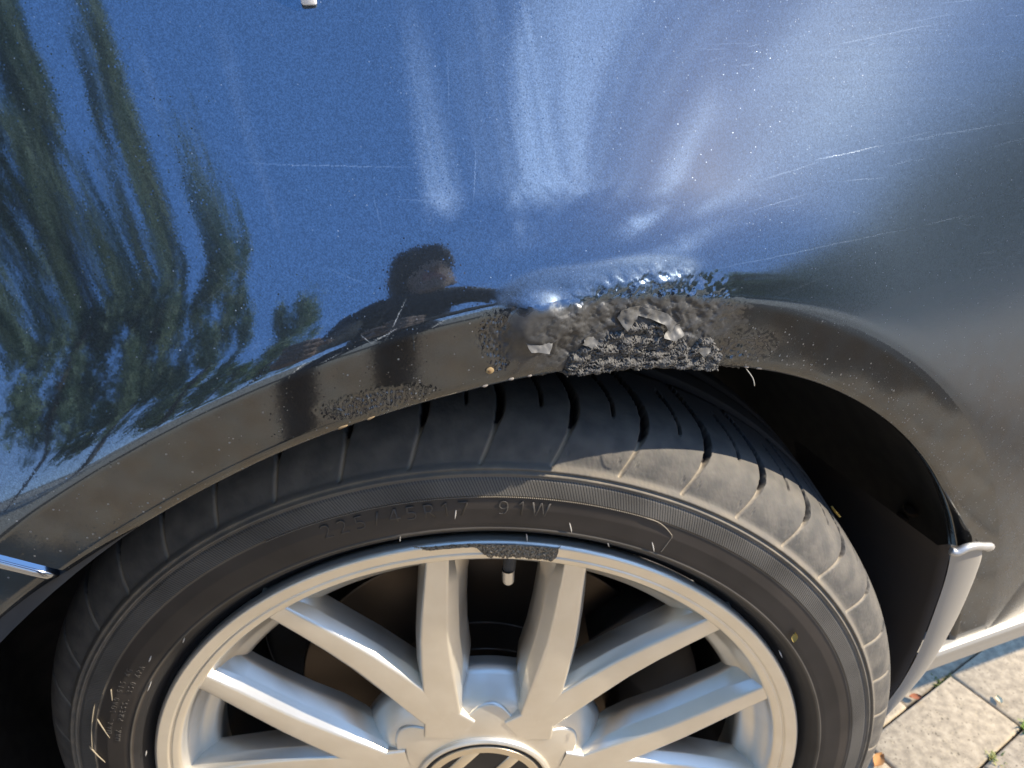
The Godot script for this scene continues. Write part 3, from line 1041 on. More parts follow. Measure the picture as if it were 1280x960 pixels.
	for q in [[92.2, 0.2754, 92.5, 0.2671], [99.9, 0.2592, 100.4, 0.2521], [77.9, 0.2679, 77.1, 0.2603], [71.8, 0.2576, 71.0, 0.2526], [66.3, 0.2675, 65.1, 0.2607], [83.0, 0.2536, 82.6, 0.2462], [136.8, 0.2579, 138.0, 0.2561], [142.8, 0.2668, 144.2, 0.2657], [147.9, 0.2577, 150.4, 0.2569], [166.4, 0.2493, 167.9, 0.2499], [33.8, 0.2497, 31.9, 0.2488]]:
		var b := PackedVector3Array()
		for k in 5:
			var t := k / 4.0
			var aa := deg_to_rad(lerpf(q[0], q[2], t))
			var rr := lerpf(q[1], q[3], t)
			b.append(Vector3(rr * cos(aa), rr * sin(aa), 0.0046 + 0.0006 * t - 0.004 * sstep(0.258, 0.25, rr)))
		put("moulding_hair", tube(b, 0.0005, 6), pale, wheel)
	# dry scrapes low on the left of the sidewall
	for q in [[156.0, 0.2860, 167.0, 0.2845], [159.0, 0.2825, 163.0, 0.2725], [165.5, 0.2870, 169.0, 0.2760], [152.0, 0.2790, 154.5, 0.2755]]:
		var b := PackedVector3Array()
		for k in 14:
			var t := k / 13.0
			var aa := deg_to_rad(lerpf(q[0], q[2], t))
			var rr := lerpf(q[1], q[3], t)
			b.append(Vector3(rr * cos(aa), rr * sin(aa), 0.0040 + 0.0010 * sstep(0.29, 0.28, rr)))
		put("dry_scrape", tube(b, 0.0006, 5, 0.5), mat(Color(0.33, 0.28, 0.2), 0.9), wheel)

func letter(st: SurfaceTool, text: String, from: float, radius: float, height: float, step: float) -> void:
	var font := SystemFont.new()
	font.font_names = PackedStringArray(["Droid Sans"])
	var a := from
	for ch in text:
		if ch != " ":
			var tm := TextMesh.new()
			tm.text = ch
			tm.font = font
			tm.font_size = 32
			tm.pixel_size = height / 24.0
			tm.depth = 0.0004
			tm.curve_step = 2.0
			tm.vertical_alignment = VERTICAL_ALIGNMENT_BOTTOM
			var th := deg_to_rad(a)
			var out := Vector3(cos(th), sin(th), 0)
			var side := Vector3(sin(th), -cos(th), 0)
			var b := Basis(side, out, Vector3(0, 0, 1))
			var zz := 0.0049 if radius < 0.272 else 0.0046
			st.append_from(tm, 0, Transform3D(b, out * radius + Vector3(0, 0, zz)))
		a -= step

func spoke(side: float) -> ArrayMesh:
	# runs up the y axis of its pair; side -1 or +1 of the pair's middle line
	var p := PackedVector3Array()
	var col := PackedColorArray()
	var rs := [0.052, 0.062, 0.074, 0.088, 0.105, 0.125, 0.150, 0.175, 0.2, 0.215, 0.226, 0.233, 0.239]
	var nu := 0
	for y in rs:
		var t := sstep(0.06, 0.232, y)
		var cx := side * lerpf(0.0335, 0.0440, sstep(0.05, 0.17, y))
		var half := 0.5 * lerpf(0.0285, 0.0145, pow(sstep(0.05, 0.235, y), 0.7))
		var zf := lerpf(-0.0022, -0.0055, sstep(0.06, 0.21, y)) + 0.0005 * t
		var inn := 0.0125 * sstep(0.080, 0.12, y) + 0.006 * sstep(0.205, 0.233, y)
		var outw := 0.0045 + 0.011 * sstep(0.195, 0.233, y)
		var ch := 0.0058 * sstep(0.075, 0.13, y) * sstep(0.236, 0.19, y) + 0.0012
		var sec := []
		# from the inner foot over the face to the outer foot (x counted from the pair's middle outward)
		sec = [Vector2(-half - inn, -0.029), Vector2(-half - inn, -0.024), Vector2(-half - maxf(inn * 0.93, ch * 1.02), -0.0195), Vector2(-half - ch * 1.04, zf - 0.0085), Vector2(-half - ch, zf - 0.0072), Vector2(-half - ch * 0.08, zf - 0.0013), Vector2(-half + 0.0004, zf - 0.0003), Vector2(-half + 0.0018, zf), Vector2(0, zf + 0.0003), Vector2(half - 0.0018, zf), Vector2(half - 0.0004, zf - 0.0003), Vector2(half + ch * 0.10, zf - 0.0016), Vector2(half + ch * 0.5, zf - 0.0080), Vector2(half + ch * 0.55, zf - 0.0095), Vector2(half + outw, -0.024), Vector2(half + outw, -0.028)]
		nu = sec.size()
		for q in sec:
			p.append(Vector3(cx + side * q.x, y, q.y))
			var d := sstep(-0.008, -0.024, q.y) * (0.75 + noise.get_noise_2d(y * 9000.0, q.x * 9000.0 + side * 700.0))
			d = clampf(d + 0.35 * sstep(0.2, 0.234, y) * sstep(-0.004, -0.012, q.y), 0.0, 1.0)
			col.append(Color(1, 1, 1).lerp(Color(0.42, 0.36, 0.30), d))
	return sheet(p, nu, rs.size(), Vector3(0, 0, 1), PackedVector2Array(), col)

func build_rim() -> void:
	var silver := mat(Color(0.84, 0.78, 0.665), 0.38, 0.74)
	silver.clearcoat_enabled = true
	silver.clearcoat = 0.6
	silver.clearcoat_roughness = 0.12
	silver.normal_enabled = false
	var grime := noise_tex(0.012, Color(0.95, 0.94, 0.925), Color(1, 1, 1), 512, 5, 17)
	silver.albedo_texture = grime
	silver.uv1_triplanar = true; silver.uv1_scale = Vector3.ONE * 5.0
	silver.vertex_color_use_as_albedo = true
	var rimp := rounded([Vector2(0.2405, -0.014), Vector2(0.2447, -0.006), Vector2(0.2447, -0.0012), Vector2(0.2428, 0.0008), Vector2(0.2350, -0.0006), Vector2(0.2340, -0.0026), Vector2(0.2325, -0.0016), Vector2(0.2275, -0.0030), Vector2(0.2248, -0.0085), Vector2(0.2170, -0.0180), Vector2(0.2080, -0.0240), Vector2(0.2050, -0.0290), Vector2(0.2075, -0.05)], 0.0022)
	put("rim", lathe(rimp, 256, 0, 360, -1.0), silver, wheel, Vector3.ZERO, "silver rim flange with a dark scraped patch at its top")
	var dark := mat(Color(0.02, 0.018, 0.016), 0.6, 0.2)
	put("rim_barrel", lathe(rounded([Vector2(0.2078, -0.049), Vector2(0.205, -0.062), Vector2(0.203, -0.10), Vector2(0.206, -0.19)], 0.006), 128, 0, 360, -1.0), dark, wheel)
	# hub with its cone
	var hubp := rounded([Vector2(0.0005, -0.004), Vector2(0.056, -0.004), Vector2(0.074, -0.0050), Vector2(0.084, -0.0095), Vector2(0.092, -0.0170), Vector2(0.0985, -0.0245), Vector2(0.1005, -0.0300), Vector2(0.099, -0.038)], 0.005)
	put("hub", lathe(hubp, 180, 0, 360, -1.0), silver, wheel)
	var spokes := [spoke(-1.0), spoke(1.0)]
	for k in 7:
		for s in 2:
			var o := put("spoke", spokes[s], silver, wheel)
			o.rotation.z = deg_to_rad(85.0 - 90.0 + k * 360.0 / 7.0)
	# scalloped cap over the wheel bolts
	var cp := PackedVector3Array()
	var n := 280
	for j in 6:
		for i in n + 1:
			var th := TAU * i / n
			var lobe := 0.5 + 0.5 * cos(7.0 * (th - deg_to_rad(85.0)))
			var rr := 0.0625 + 0.0215 * pow(lobe, 0.8)
			var fr: float = [0.02, 0.5, 0.80, 0.975, 1.0, 1.0][j]
			var r := rr * fr
			var base := -0.0035 - 0.0065 * sstep(0.066, 0.09, r)
			cp.append(Vector3(r * cos(th), r * sin(th), base + [0.0016, 0.0016, 0.0014, 0.0011, 0.0004, -0.003][j]))
	put("hub_cap", sheet(cp, n + 1, 6, Vector3(0, 0, 1), PackedVector2Array(), PackedColorArray(), true), silver, wheel, Vector3.ZERO, "silver scalloped centre cap")
	var black := mat(Color(0.012, 0.012, 0.013), 0.5)
	var cyl := CylinderMesh.new()
	cyl.top_radius = 0.0042; cyl.bottom_radius = 0.0042; cyl.height = 0.002; cyl.radial_segments = 20
	for k in 7:
		var th := deg_to_rad(85.0 + (k + 0.5) * 360.0 / 7.0)
		var b := put("bolt_hole", cyl, black, wheel, Vector3(0.0655 * cos(th), 0.0655 * sin(th), -0.0040))
		b.rotation.x = PI / 2
	# centre emblem: dark disc with a raised ring and two stacked letters
	put("emblem_ring", lathe(rounded([Vector2(0.0535, -0.004), Vector2(0.0530, 0.0002), Vector2(0.0505, 0.0016), Vector2(0.0485, 0.0004), Vector2(0.0478, -0.003)], 0.0008), 120, 0, 360, -1.0), silver, wheel)
	var disc := CylinderMesh.new()
	disc.top_radius = 0.0479; disc.bottom_radius = 0.0479; disc.height = 0.004; disc.radial_segments = 96
	var dd := put("emblem_disc", disc, black, wheel, Vector3(0, 0, -0.0018))
	dd.rotation.x = PI / 2
	var gold := mat(Color(0.72, 0.62, 0.46), 0.35, 0.8)
	put("emblem_rim", lathe(rounded([Vector2(0.0462, -0.001), Vector2(0.0460, 0.0014), Vector2(0.0400, 0.0016), Vector2(0.0398, -0.001)], 0.0004), 120, 0, 360, -1.0), gold, wheel)
	var turn := deg_to_rad(-62.0)
	var strokes := [[-0.0170, 0.0375, -0.0012, 0.0045], [0.0170, 0.0375, 0.0012, 0.0045], [-0.0385, 0.0130, -0.0155, -0.0375], [0.0385, 0.0130, 0.0155, -0.0375], [-0.0165, -0.0375, -0.0008, -0.0030], [0.0165, -0.0375, 0.0008, -0.0030]]
	for s in strokes:
		var a := Vector2(s[0], s[1]).rotated(turn)
		var b := Vector2(s[2], s[3]).rotated(turn)
		var w := (b - a).orthogonal().normalized() * 0.0042
		var e := (b - a).normalized() * 0.002
		put("emblem_stroke", plate(PackedVector2Array([a - w - e, a + w - e, b + w + e, b - w + e]), -0.001, 0.0013 + 0.0001 * strokes.find(s), 0.0004), gold, wheel)
	# valve
	var va := deg_to_rad(84.2)
	var vp := PackedVector3Array()
	for q in [Vector2(0.229, -0.020), Vector2(0.222, -0.0185), Vector2(0.212, -0.0165), Vector2(0.205, -0.015)]:
		vp.append(Vector3(q.x * cos(va), q.x * sin(va), q.y))
	put("valve", tube(smooth_path(vp, 4), 0.0042, 14), mat(Color(0.035, 0.034, 0.034), 0.5), wheel)
	var cap := put("valve_cap", lathe(rounded([Vector2(0.0002, 0.0065), Vector2(0.0026, 0.0062), Vector2(0.0040, 0.0042), Vector2(0.0042, -0.006)], 0.0012), 20), mat(Color(0.66, 0.64, 0.6), 0.3, 0.9), wheel, Vector3(0.2025 * cos(va), 0.2025 * sin(va), -0.0145))
	cap.rotation = Vector3(PI / 2, 0, 0)
	# kerb scrape on the flange
	var sp := PackedVector3Array()
	var col := PackedColorArray()
	var sn := 300
	for j in 26:
		for i in sn:
			var deg := lerpf(104.5, 76.0, float(i) / (sn - 1))
			var th := deg_to_rad(deg)
			var wob := 0.9 * noise.get_noise_2d(j * 16.0, 300.0)
			var lump := sstep(90.2, 88.0, deg + wob) * sstep(76.4, 78.2, deg + wob) * (0.86 + 0.25 * noise.get_noise_2d(deg * 60.0, 900.0))
			var thin := sstep(103.5, 96.0, deg) * sstep(76.2, 78.5, deg)
			var out := 0.2446
			var width := lerpf(0.0036, 0.0150, lump)
			var t := j / 25.0
			var r := out - width * t
			var nn := noise.get_noise_2d(deg * 70.0, r * 17000.0)
			var m := thin * sstep(1.0, 0.80, t + 0.22 * nn)
			var z := lerpf(-0.006, 0.0018 + 0.0012 * nn + 0.0012 * lump * (1.0 - t) + 0.0004 * noise.get_noise_2d(deg * 260.0, r * 62000.0), m)
			sp.append(Vector3(r * cos(th), r * sin(th), z))
			var c := clampf(0.5 + 1.3 * noise.get_noise_2d(deg * 160.0 + 70.0, r * 50000.0), 0.0, 1.0)
			col.append(Color(0.035, 0.03, 0.024).lerp(Color(0.38, 0.31, 0.215), c))
	var crust := mat(Color.WHITE, 0.8, 0.1)
	crust.vertex_color_use_as_albedo = true
	put("kerb_scrape", sheet(sp, sn, 26, Vector3(0, 0, 1), PackedVector2Array(), col), crust, wheel, Vector3.ZERO, "rough dark kerb scrape across the top of the rim")
	# brake and what shows behind the spokes
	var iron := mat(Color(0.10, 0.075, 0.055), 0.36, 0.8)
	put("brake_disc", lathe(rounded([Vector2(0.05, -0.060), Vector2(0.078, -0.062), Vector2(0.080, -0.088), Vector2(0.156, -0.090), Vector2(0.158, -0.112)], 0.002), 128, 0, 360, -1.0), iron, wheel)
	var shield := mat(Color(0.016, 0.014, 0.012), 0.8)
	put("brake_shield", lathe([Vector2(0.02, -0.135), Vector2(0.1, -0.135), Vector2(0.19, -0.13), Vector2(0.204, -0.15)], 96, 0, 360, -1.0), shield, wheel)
	var calp := PackedVector2Array()
	for k in 13:
		var th := deg_to_rad(lerpf(-18.0, 42.0, k / 12.0))
		calp.append(Vector2(0.185 * cos(th), 0.185 * sin(th)))
	for k in 13:
		var th := deg_to_rad(lerpf(42.0, -18.0, k / 12.0))
		calp.append(Vector2(0.118 * cos(th), 0.118 * sin(th)))
	put("brake_caliper", plate(calp, -0.13, -0.066, 0.004), mat(Color(0.05, 0.042, 0.036), 0.6, 0.3), wheel)

# ------------------------------------------------------------------ surroundings seen in the paint
func crown_mesh(sd: int, leaves: int) -> ArrayMesh:
	var r := RandomNumberGenerator.new()
	r.seed = sd
	var v := PackedVector3Array()
	var nn := PackedVector3Array()
	var clumps := []
	for k in 46:
		var hy := r.randf_range(-1.0, 0.92)
		var ha := r.randf() * TAU
		var hr := sqrt(r.randf()) * (0.95 - 0.45 * maxf(hy, 0.0)) 
		clumps.append([Vector3(hr * cos(ha), hy, hr * sin(ha)), r.randf_range(0.10, 0.26)])
	for k in leaves:
		var c: Array = clumps[r.randi() % clumps.size()]
		var at: Vector3 = c[0] + Vector3(r.randfn(), r.randfn(), r.randfn()) * c[1] * 0.5
		var n := Vector3(r.randfn(), r.randfn() + 0.5, r.randfn()).normalized()
		var u := n.cross(Vector3(r.randfn(), r.randfn(), r.randfn())).normalized() * r.randf_range(0.03, 0.055)
		var w := n.cross(u) * 0.6
		for q in [at - u, at + w, at + u, at - u, at + u, at - w]:
			v.append(q); nn.append(n)
	var arr := []
	arr.resize(Mesh.ARRAY_MAX)
	arr[Mesh.ARRAY_VERTEX] = v
	arr[Mesh.ARRAY_NORMAL] = nn
	var m := ArrayMesh.new()
	m.add_surface_from_arrays(Mesh.PRIMITIVE_TRIANGLES, arr)
	return m

func build_trees() -> void:
	var crowns := [crown_mesh(1, 9000), crown_mesh(2, 9000), crown_mesh(3, 9000)]
	var bark := mat(Color(0.09, 0.07, 0.05), 0.9)
	var greens := []
	for c in [Color(0.17, 0.205, 0.12), Color(0.20, 0.235, 0.13), Color(0.14, 0.18, 0.11)]:
		var m := mat(c, 0.65)
		m.backlight_enabled = true
		m.backlight = Color(0.3, 0.4, 0.14)
		greens.append(m)
	# azimuth from straight out of the picture, distance, height, crown half width, label
	var list := [
		[-21.5, 9.0, 10.9, 1.15, "green tree with the tallest crown, right of the middle of the row"],
		[-34.0, 9.0, 10.6, 0.85, "slim green tree in the middle of the row facing the fender"],
		[-46.0, 9.5, 9.4, 1.25, "green tree left of the slim one in the row"],
		[-33.0, 11.5, 9.2, 2.9, "broad lower tree standing back behind the slim one"],
		[-5.0, 8.0, 7.5, 1.0, "small young tree nearest the person"],
		[-62.0, 9.0, 9.0, 2.2, "bushy tree far out in front of the car"],
		[-14.0, 13.0, 6.6, 1.6, "low leafy tree behind the small young one"],
		[60.0, 15.0, 5.6, 3.4, "low spreading tree behind the rear of the car"],
		[76.0, 14.0, 5.0, 3.6, "dark spreading tree farthest to the rear"]]
	var k := 0
	for t in list:
		var a := deg_to_rad(t[0])
		var o := thing("tree", t[4], "tree", Vector3(sin(a) * t[1], -0.02, cos(a) * t[1]), "trees reflected in the paint")
		var tr := PackedVector3Array()
		for i in 8: tr.append(Vector3(0.12 * sin(i * 1.3), i / 7.0 * t[2] * 0.72, 0.1 * cos(i * 0.9)))
		put("trunk", tube(tr, 0.045 * t[3] + 0.06, 10, 0.35), bark, o)
		var c := put("crown", crowns[k % 3], greens[k % 3], o, Vector3(0, t[2] * 0.6, 0))
		c.scale = Vector3(t[3], t[2] * 0.38, t[3])
		c.rotation.y = k * 1.7
		k += 1
	# clipped hedge under the dark trees
	var hm := PackedVector3Array()
	var hn := PackedVector3Array()
	for q in 15000:
		var t := rng.randf()
		var az := deg_to_rad(lerpf(46.0, 100.0, t))
		var f := rng.randf()
		var d := 9.2 if f < 0.75 else rng.randf_range(9.2, 10.0)
		var y := rng.randf() * 2.7 if f < 0.75 else 2.7
		var at := Vector3(sin(az) * d, y, cos(az) * d) + Vector3(rng.randfn(), rng.randfn(), rng.randfn()) * 0.07
		var n := Vector3(rng.randfn(), rng.randfn() + 0.4, rng.randfn()).normalized()
		var u := n.cross(Vector3(rng.randfn(), rng.randfn(), rng.randfn())).normalized() * 0.075
		var w := n.cross(u) * 0.7
		for v in [at - u, at + w, at + u, at - u, at + u, at - w]:
			hm.append(v); hn.append(n)
	var arr := []
	arr.resize(Mesh.ARRAY_MAX)
	arr[Mesh.ARRAY_VERTEX] = hm
	arr[Mesh.ARRAY_NORMAL] = hn
	var hmesh := ArrayMesh.new()
	hmesh.add_surface_from_arrays(Mesh.PRIMITIVE_TRIANGLES, arr)
	var ho := put("hedge", hmesh, greens[2], self)
	tag(ho, "long clipped dark hedge below the trees at the rear of the car", "hedge")

# a continuous skin round a set of tapered bones: [a, b, ra, rb, colour]
func skin(bones: Array, cell: float, soft: float) -> ArrayMesh:
	var lo := Vector3.ONE * 99.0
	var hi := -lo
	for b in bones:
		var r: float = maxf(b[2], b[3]) + cell * 3.0 + soft
		for q in [b[0], b[1]]:
			lo = lo.min(q - Vector3.ONE * r); hi = hi.max(q + Vector3.ONE * r)
	var n := Vector3i(((hi - lo) / cell).ceil()) + Vector3i.ONE
	var f := PackedFloat32Array()
	f.resize(n.x * n.y * n.z)
	f.fill(1.0)
	var near := PackedFloat32Array()
	near.resize(f.size())
	near.fill(1.0)
	var who := PackedByteArray()
	who.resize(f.size())
	for bi in bones.size():
		var b: Array = bones[bi]
		var r: float = maxf(b[2], b[3]) + cell * 2.5 + soft
		var i0 := Vector3i(((b[0].min(b[1]) - Vector3.ONE * r - lo) / cell).floor()).clamp(Vector3i.ZERO, n - Vector3i.ONE)
		var i1 := Vector3i(((b[0].max(b[1]) + Vector3.ONE * r - lo) / cell).ceil()).clamp(Vector3i.ZERO, n - Vector3i.ONE)
		var ab: Vector3 = b[1] - b[0]
		var l2 := maxf(ab.length_squared(), 1e-9)
		for z in range(i0.z, i1.z + 1):
			for y in range(i0.y, i1.y + 1):
				var row := (z * n.y + y) * n.x
				for x in range(i0.x, i1.x + 1):
					var p := lo + Vector3(x, y, z) * cell
					var t := clampf((p - b[0]).dot(ab) / l2, 0.0, 1.0)
					var d := p.distance_to(b[0] + ab * t) - lerpf(b[2], b[3], t)
					var at := row + x
					if d < near[at]: near[at] = d; who[at] = bi
					var h := maxf(soft - absf(d - f[at]), 0.0) / soft
					f[at] = minf(d, f[at]) - h * h * soft * 0.25
	var ids := {}
	var v := PackedVector3Array()
	var col := PackedColorArray()
	var step := [1, n.x, n.x * n.y]
	for z in n.z - 1:
		for y in n.y - 1:
			var row := (z * n.y + y) * n.x
			for x in n.x - 1:
				var at := row + x
				var a := f[at]
				if a > cell * 2.0 or a < -cell * 2.0: continue
				var sum := Vector3.ZERO
				var cnt := 0
				for e in [[0, 0, 0, 1, 0, 0], [0, 1, 0, 1, 1, 0], [0, 0, 1, 1, 0, 1], [0, 1, 1, 1, 1, 1], [0, 0, 0, 0, 1, 0], [1, 0, 0, 1, 1, 0], [0, 0, 1, 0, 1, 1], [1, 0, 1, 1, 1, 1], [0, 0, 0, 0, 0, 1], [1, 0, 0, 1, 0, 1], [0, 1, 0, 0, 1, 1], [1, 1, 0, 1, 1, 1]]:
					var fa: float = f[at + e[0] + e[1] * step[1] + e[2] * step[2]]
					var fb: float = f[at + e[3] + e[4] * step[1] + e[5] * step[2]]
					if (fa < 0.0) != (fb < 0.0):
						sum += Vector3(e[0], e[1], e[2]).lerp(Vector3(e[3], e[4], e[5]), fa / (fa - fb)); cnt += 1
				if cnt:
					ids[at] = v.size()
					v.append(lo + (Vector3(x, y, z) + sum / cnt) * cell)
					col.append(bones[who[at]][4])
	var st := SurfaceTool.new()
	st.begin(Mesh.PRIMITIVE_TRIANGLES)
	st.set_smooth_group(0)
	for k in v.size():
		st.set_color(col[k]); st.add_vertex(v[k])
	for at in ids:
		for ax in 3:
			var s: int = step[ax]
			var s1: int = step[(ax + 1) % 3]
			var s2: int = step[(ax + 2) % 3]
			if at + s >= f.size() or (f[at] < 0.0) == (f[at + s] < 0.0): continue
			if not (ids.has(at - s1) and ids.has(at - s2) and ids.has(at - s1 - s2)): continue
			var q := [ids[at - s1 - s2], ids[at - s2], ids[at], ids[at - s1]]
			if f[at] >= 0.0: q.reverse()
			for i in [0, 2, 1, 0, 3, 2]: st.add_index(q[i])
	st.generate_normals()
	return st.commit()

func build_person() -> void:
	var o := thing("person", "person in a dark jacket bending with both hands on a phone", "person", Vector3(0.25, -0.105, 0.89))
	var cloth := Color(0.022, 0.022, 0.026)
	var jeans := Color(0.028, 0.03, 0.04)
	var flesh := Color(0.36, 0.22, 0.15)
	var shoe := Color(0.03, 0.028, 0.026)
	var b := []
	for s in [-1.0, 1.0]:
		var hip := Vector3(0.085 * s, 0.93, 0.10)
		var knee := Vector3(0.125 * s, 0.55, 0.01)
		var ankle := Vector3(0.145 * s, 0.192, 0.07)
		b.append([hip, knee, 0.088, 0.06, jeans])
		b.append([knee, ankle, 0.06, 0.045, jeans])
		b.append([ankle + Vector3(0, -0.045, 0.03), ankle + Vector3(0.015 * s, -0.052, -0.15), 0.038, 0.032, shoe])
		var sh := Vector3(0.175 * s, 1.30, -0.09)
		var el := Vector3(0.235 * s, 1.06, -0.27)
		var wr := Vector3(-0.245 + 0.075 * s, 0.945, -0.44)
		b.append([sh, el, 0.056, 0.045, cloth])
		b.append([el, wr, 0.045, 0.032, cloth])
		b.append([wr, wr + Vector3(0, 0.0, -0.045), 0.03, 0.027, flesh])
	b.append([Vector3(0, 0.93, 0.10), Vector3(0, 1.12, 0.03), 0.135, 0.13, cloth])
	b.append([Vector3(0, 1.12, 0.03), Vector3(0, 1.29, -0.07), 0.135, 0.12, cloth])
	b.append([Vector3(-0.13, 1.30, -0.09), Vector3(0.13, 1.30, -0.09), 0.078, 0.078, cloth])
	b.append([Vector3(0, 1.33, -0.10), Vector3(0, 1.41, -0.145), 0.06, 0.054, flesh])
	b.append([Vector3(-0.09, 1.345, -0.10), Vector3(0.09, 1.345, -0.10), 0.085, 0.085, cloth])
	b.append([Vector3(0, 1.36, -0.10), Vector3(0, 1.40, -0.115), 0.088, 0.082, cloth])
	put("body", skin(b, 0.014, 0.035), person_mat(), o)
	var h := []
	var c := Vector3(0, 1.462, -0.175)
	h.append([c + Vector3(0, 0.02, 0.012), c + Vector3(0, 0.03, 0.03), 0.085, 0.08, flesh])
	h.append([c + Vector3(0, -0.02, -0.03), c + Vector3(0, -0.075, -0.045), 0.062, 0.04, flesh])
	h.append([c + Vector3(0, 0.0, -0.085), c + Vector3(0, -0.025, -0.105), 0.011, 0.016, flesh])
	h.append([c + Vector3(-0.022, -0.055, -0.082), c + Vector3(0.022, -0.055, -0.082), 0.008, 0.008, Color(0.4, 0.18, 0.14)])
	for s in [-1.0, 1.0]:
		h.append([c + Vector3(0.084 * s, 0.02, 0.01), c + Vector3(0.082 * s, -0.02, 0.0), 0.014, 0.01, flesh])
		h.append([c + Vector3(0.031 * s, 0.008, -0.078), c + Vector3(0.033 * s, 0.008, -0.078), 0.010, 0.010, Color(0.1, 0.08, 0.07)])
	h.append([c + Vector3(0, -0.06, 0.02), c + Vector3(0, -0.10, 0.05), 0.05, 0.052, flesh])
	put("head", skin(h, 0.006, 0.014), person_mat(), o)
	var hair := []
	hair.append([c + Vector3(0, 0.045, 0.022), c + Vector3(0, 0.03, 0.045), 0.089, 0.088, Color(0.03, 0.022, 0.016)])
	hair.append([c + Vector3(-0.03, 0.03, -0.03), c + Vector3(0.02, 0.055, -0.035), 0.066, 0.062, Color(0.03, 0.022, 0.016)])
	hair.append([c + Vector3(-0.062, 0.01, -0.02), c + Vector3(-0.06, -0.05, 0.02), 0.034, 0.03, Color(0.03, 0.022, 0.016)])
	put("hair", skin(hair, 0.008, 0.014), person_mat(), o)
	# hands: fingers curl round the phone's back, thumbs on its screen
	for s in [-1.0, 1.0]:
		var hand := []
		var w := Vector3(-0.245 + 0.075 * s, 0.942, -0.475)
		hand.append([w, w + Vector3(0.004 * s, 0, -0.03), 0.022, 0.02, flesh])
		for f in 4:
			var y := 0.028 - f * 0.018
			var k0 := w + Vector3(0.006 * s, y, -0.035)
			var k1 := k0 + Vector3(0.010 * s, 0, -0.028 + 0.003 * absf(f - 1.5))
			var k2 := k1 + Vector3(-0.022 * s, 0, -0.012)
			var k3 := k2 + Vector3(-0.016 * s, 0, 0.001)
			hand.append([k0, k1, 0.0095, 0.009, flesh]); hand.append([k1, k2, 0.009, 0.008, flesh]); hand.append([k2, k3, 0.008, 0.0075, flesh])
		var t0 := w + Vector3(-0.008 * s, 0.016, -0.015)
		hand.append([t0, t0 + Vector3(-0.018 * s, 0.012, -0.012), 0.012, 0.010, flesh])
		hand.append([t0 + Vector3(-0.018 * s, 0.012, -0.012), t0 + Vector3(-0.036 * s, 0.008, -0.016), 0.010, 0.0085, flesh])
		put("hand", skin(hand, 0.004, 0.006), person_mat(), o)

func person_mat() -> StandardMaterial3D:
	var m := mat(Color.WHITE, 0.8, 0.0, 0.3)
	m.vertex_color_use_as_albedo = true
	return m

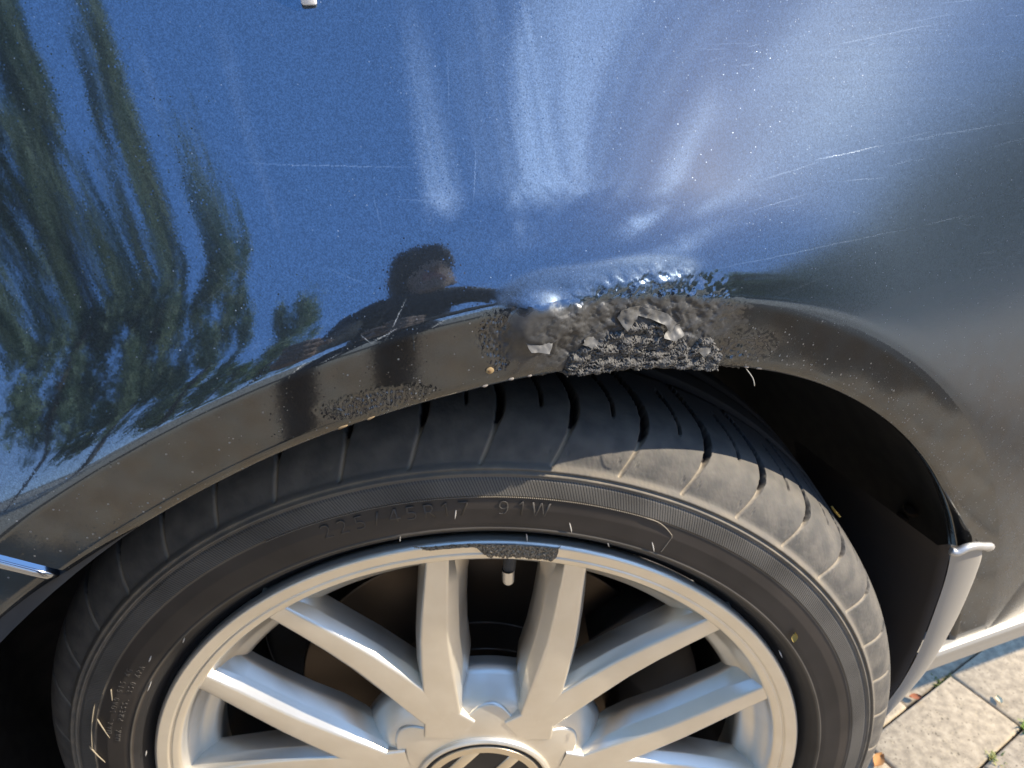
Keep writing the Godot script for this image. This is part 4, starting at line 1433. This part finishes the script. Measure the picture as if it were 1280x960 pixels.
# ------------------------------------------------------------------ leaves and tufts
func build_litter() -> void:
	var list := [
		[Vector3(0.5985, 0.004, -0.296), 0.011, Color(0.30, 0.10, 0.04), "small red brown leaf on the paving in the shade of the mud flap"],
		[Vector3(0.500, 0.004, -0.206), 0.016, Color(0.42, 0.20, 0.06), "orange brown leaf lying beside the tyre's foot"],
		[Vector3(0.7135, 0.004, -0.287), 0.009, Color(0.62, 0.56, 0.36), "pale dry petal in the joint between two pavers"],
		[Vector3(0.735, 0.004, -0.232), 0.010, Color(0.45, 0.16, 0.07), "rust coloured leaf scrap by the green tuft"]]
	for l in list:
		var o := put("fallen_leaf", leaf_mesh(l[1]), mat(l[2], 0.8), self, l[0])
		o.rotation = Vector3(0.15, rng.randf() * TAU, 0.1)
		tag(o, l[3], "leaf")
	var th := deg_to_rad(40.4)
	var y := put("fallen_leaf", leaf_mesh(0.006), mat(Color(0.62, 0.42, 0.1), 0.7), self, Vector3(0.3325 * cos(th), GH + 0.3325 * sin(th), -0.052))
	y.rotation = Vector3(0.6, 0.4, -0.8)
	tag(y, "tiny yellow leaf stuck on the right edge of the tyre tread", "leaf")
	var th2 := deg_to_rad(36.8)
	var y2 := put("fallen_leaf", leaf_mesh(0.005), mat(Color(0.35, 0.25, 0.06), 0.7), self, Vector3(0.2651 * cos(th2), GH + 0.2651 * sin(th2), 0.0062))
	y2.rotation = Vector3(PI / 2, 0.2, 0.3)
	tag(y2, "tiny yellow scrap of leaf stuck to the tyre sidewall", "leaf")
	var tufts := [[Vector2(0.728, -0.245), 16, 0.016, Color(0.16, 0.25, 0.03), "fresh green grass tuft at the crossing of the paver joints"], [Vector2(0.655, -0.206), 12, 0.013, Color(0.30, 0.30, 0.09), "dry yellowish grass tuft in the joint at the picture's lower edge"],
		[Vector2(0.650, -0.325), 18, 0.008, Color(0.10, 0.12, 0.02), "dark moss in the shaded joint under the sill"], [Vector2(0.672, -0.330), 14, 0.007, Color(0.16, 0.15, 0.05), "mossy growth at the paver's far corner"]]
	for t in tufts:
		var st := SurfaceTool.new()
		st.begin(Mesh.PRIMITIVE_TRIANGLES)
		for k in t[1] * 3:
			var a := rng.randf() * TAU
			var at := Vector3(rng.randfn() * 0.005, -0.006, rng.randfn() * 0.005)
			var d := Vector3(cos(a), 0, sin(a))
			var h: float = t[2] * rng.randf_range(0.5, 1.1)
			var wd := d.cross(Vector3.UP) * 0.0011
			var m := at + Vector3(0, h * 0.6, 0) + d * h * 0.25
			var e := at + Vector3(0, h * 0.8, 0) + d * h * 0.7
			for q in [at - wd, m - wd, at + wd, at + wd, m - wd, m + wd, m - wd, e, m + wd]: st.add_vertex(q)
		st.generate_normals()
		var gm := mat(t[3], 0.6)
		gm.backlight_enabled = true
		gm.backlight = Color(0.3, 0.35, 0.1)
		var o := put("grass_tuft", st.commit(), gm, self, Vector3(t[0].x, 0.0, t[0].y))
		tag(o, t[4], "grass")

func leaf_mesh(size: float) -> ArrayMesh:
	var p := PackedVector3Array()
	for j in 9:
		var t := j / 8.0
		var w := size * 0.42 * pow(sin(PI * clampf(t * 0.96 + 0.02, 0, 1)), 0.8)
		for i in 5:
			var s := i / 2.0 - 1.0
			p.append(Vector3(s * w, size * 0.22 * s * s + size * 0.25 * t * t, (t - 0.5) * size * 1.5))
	return sheet(p, 5, 9, Vector3.UP)
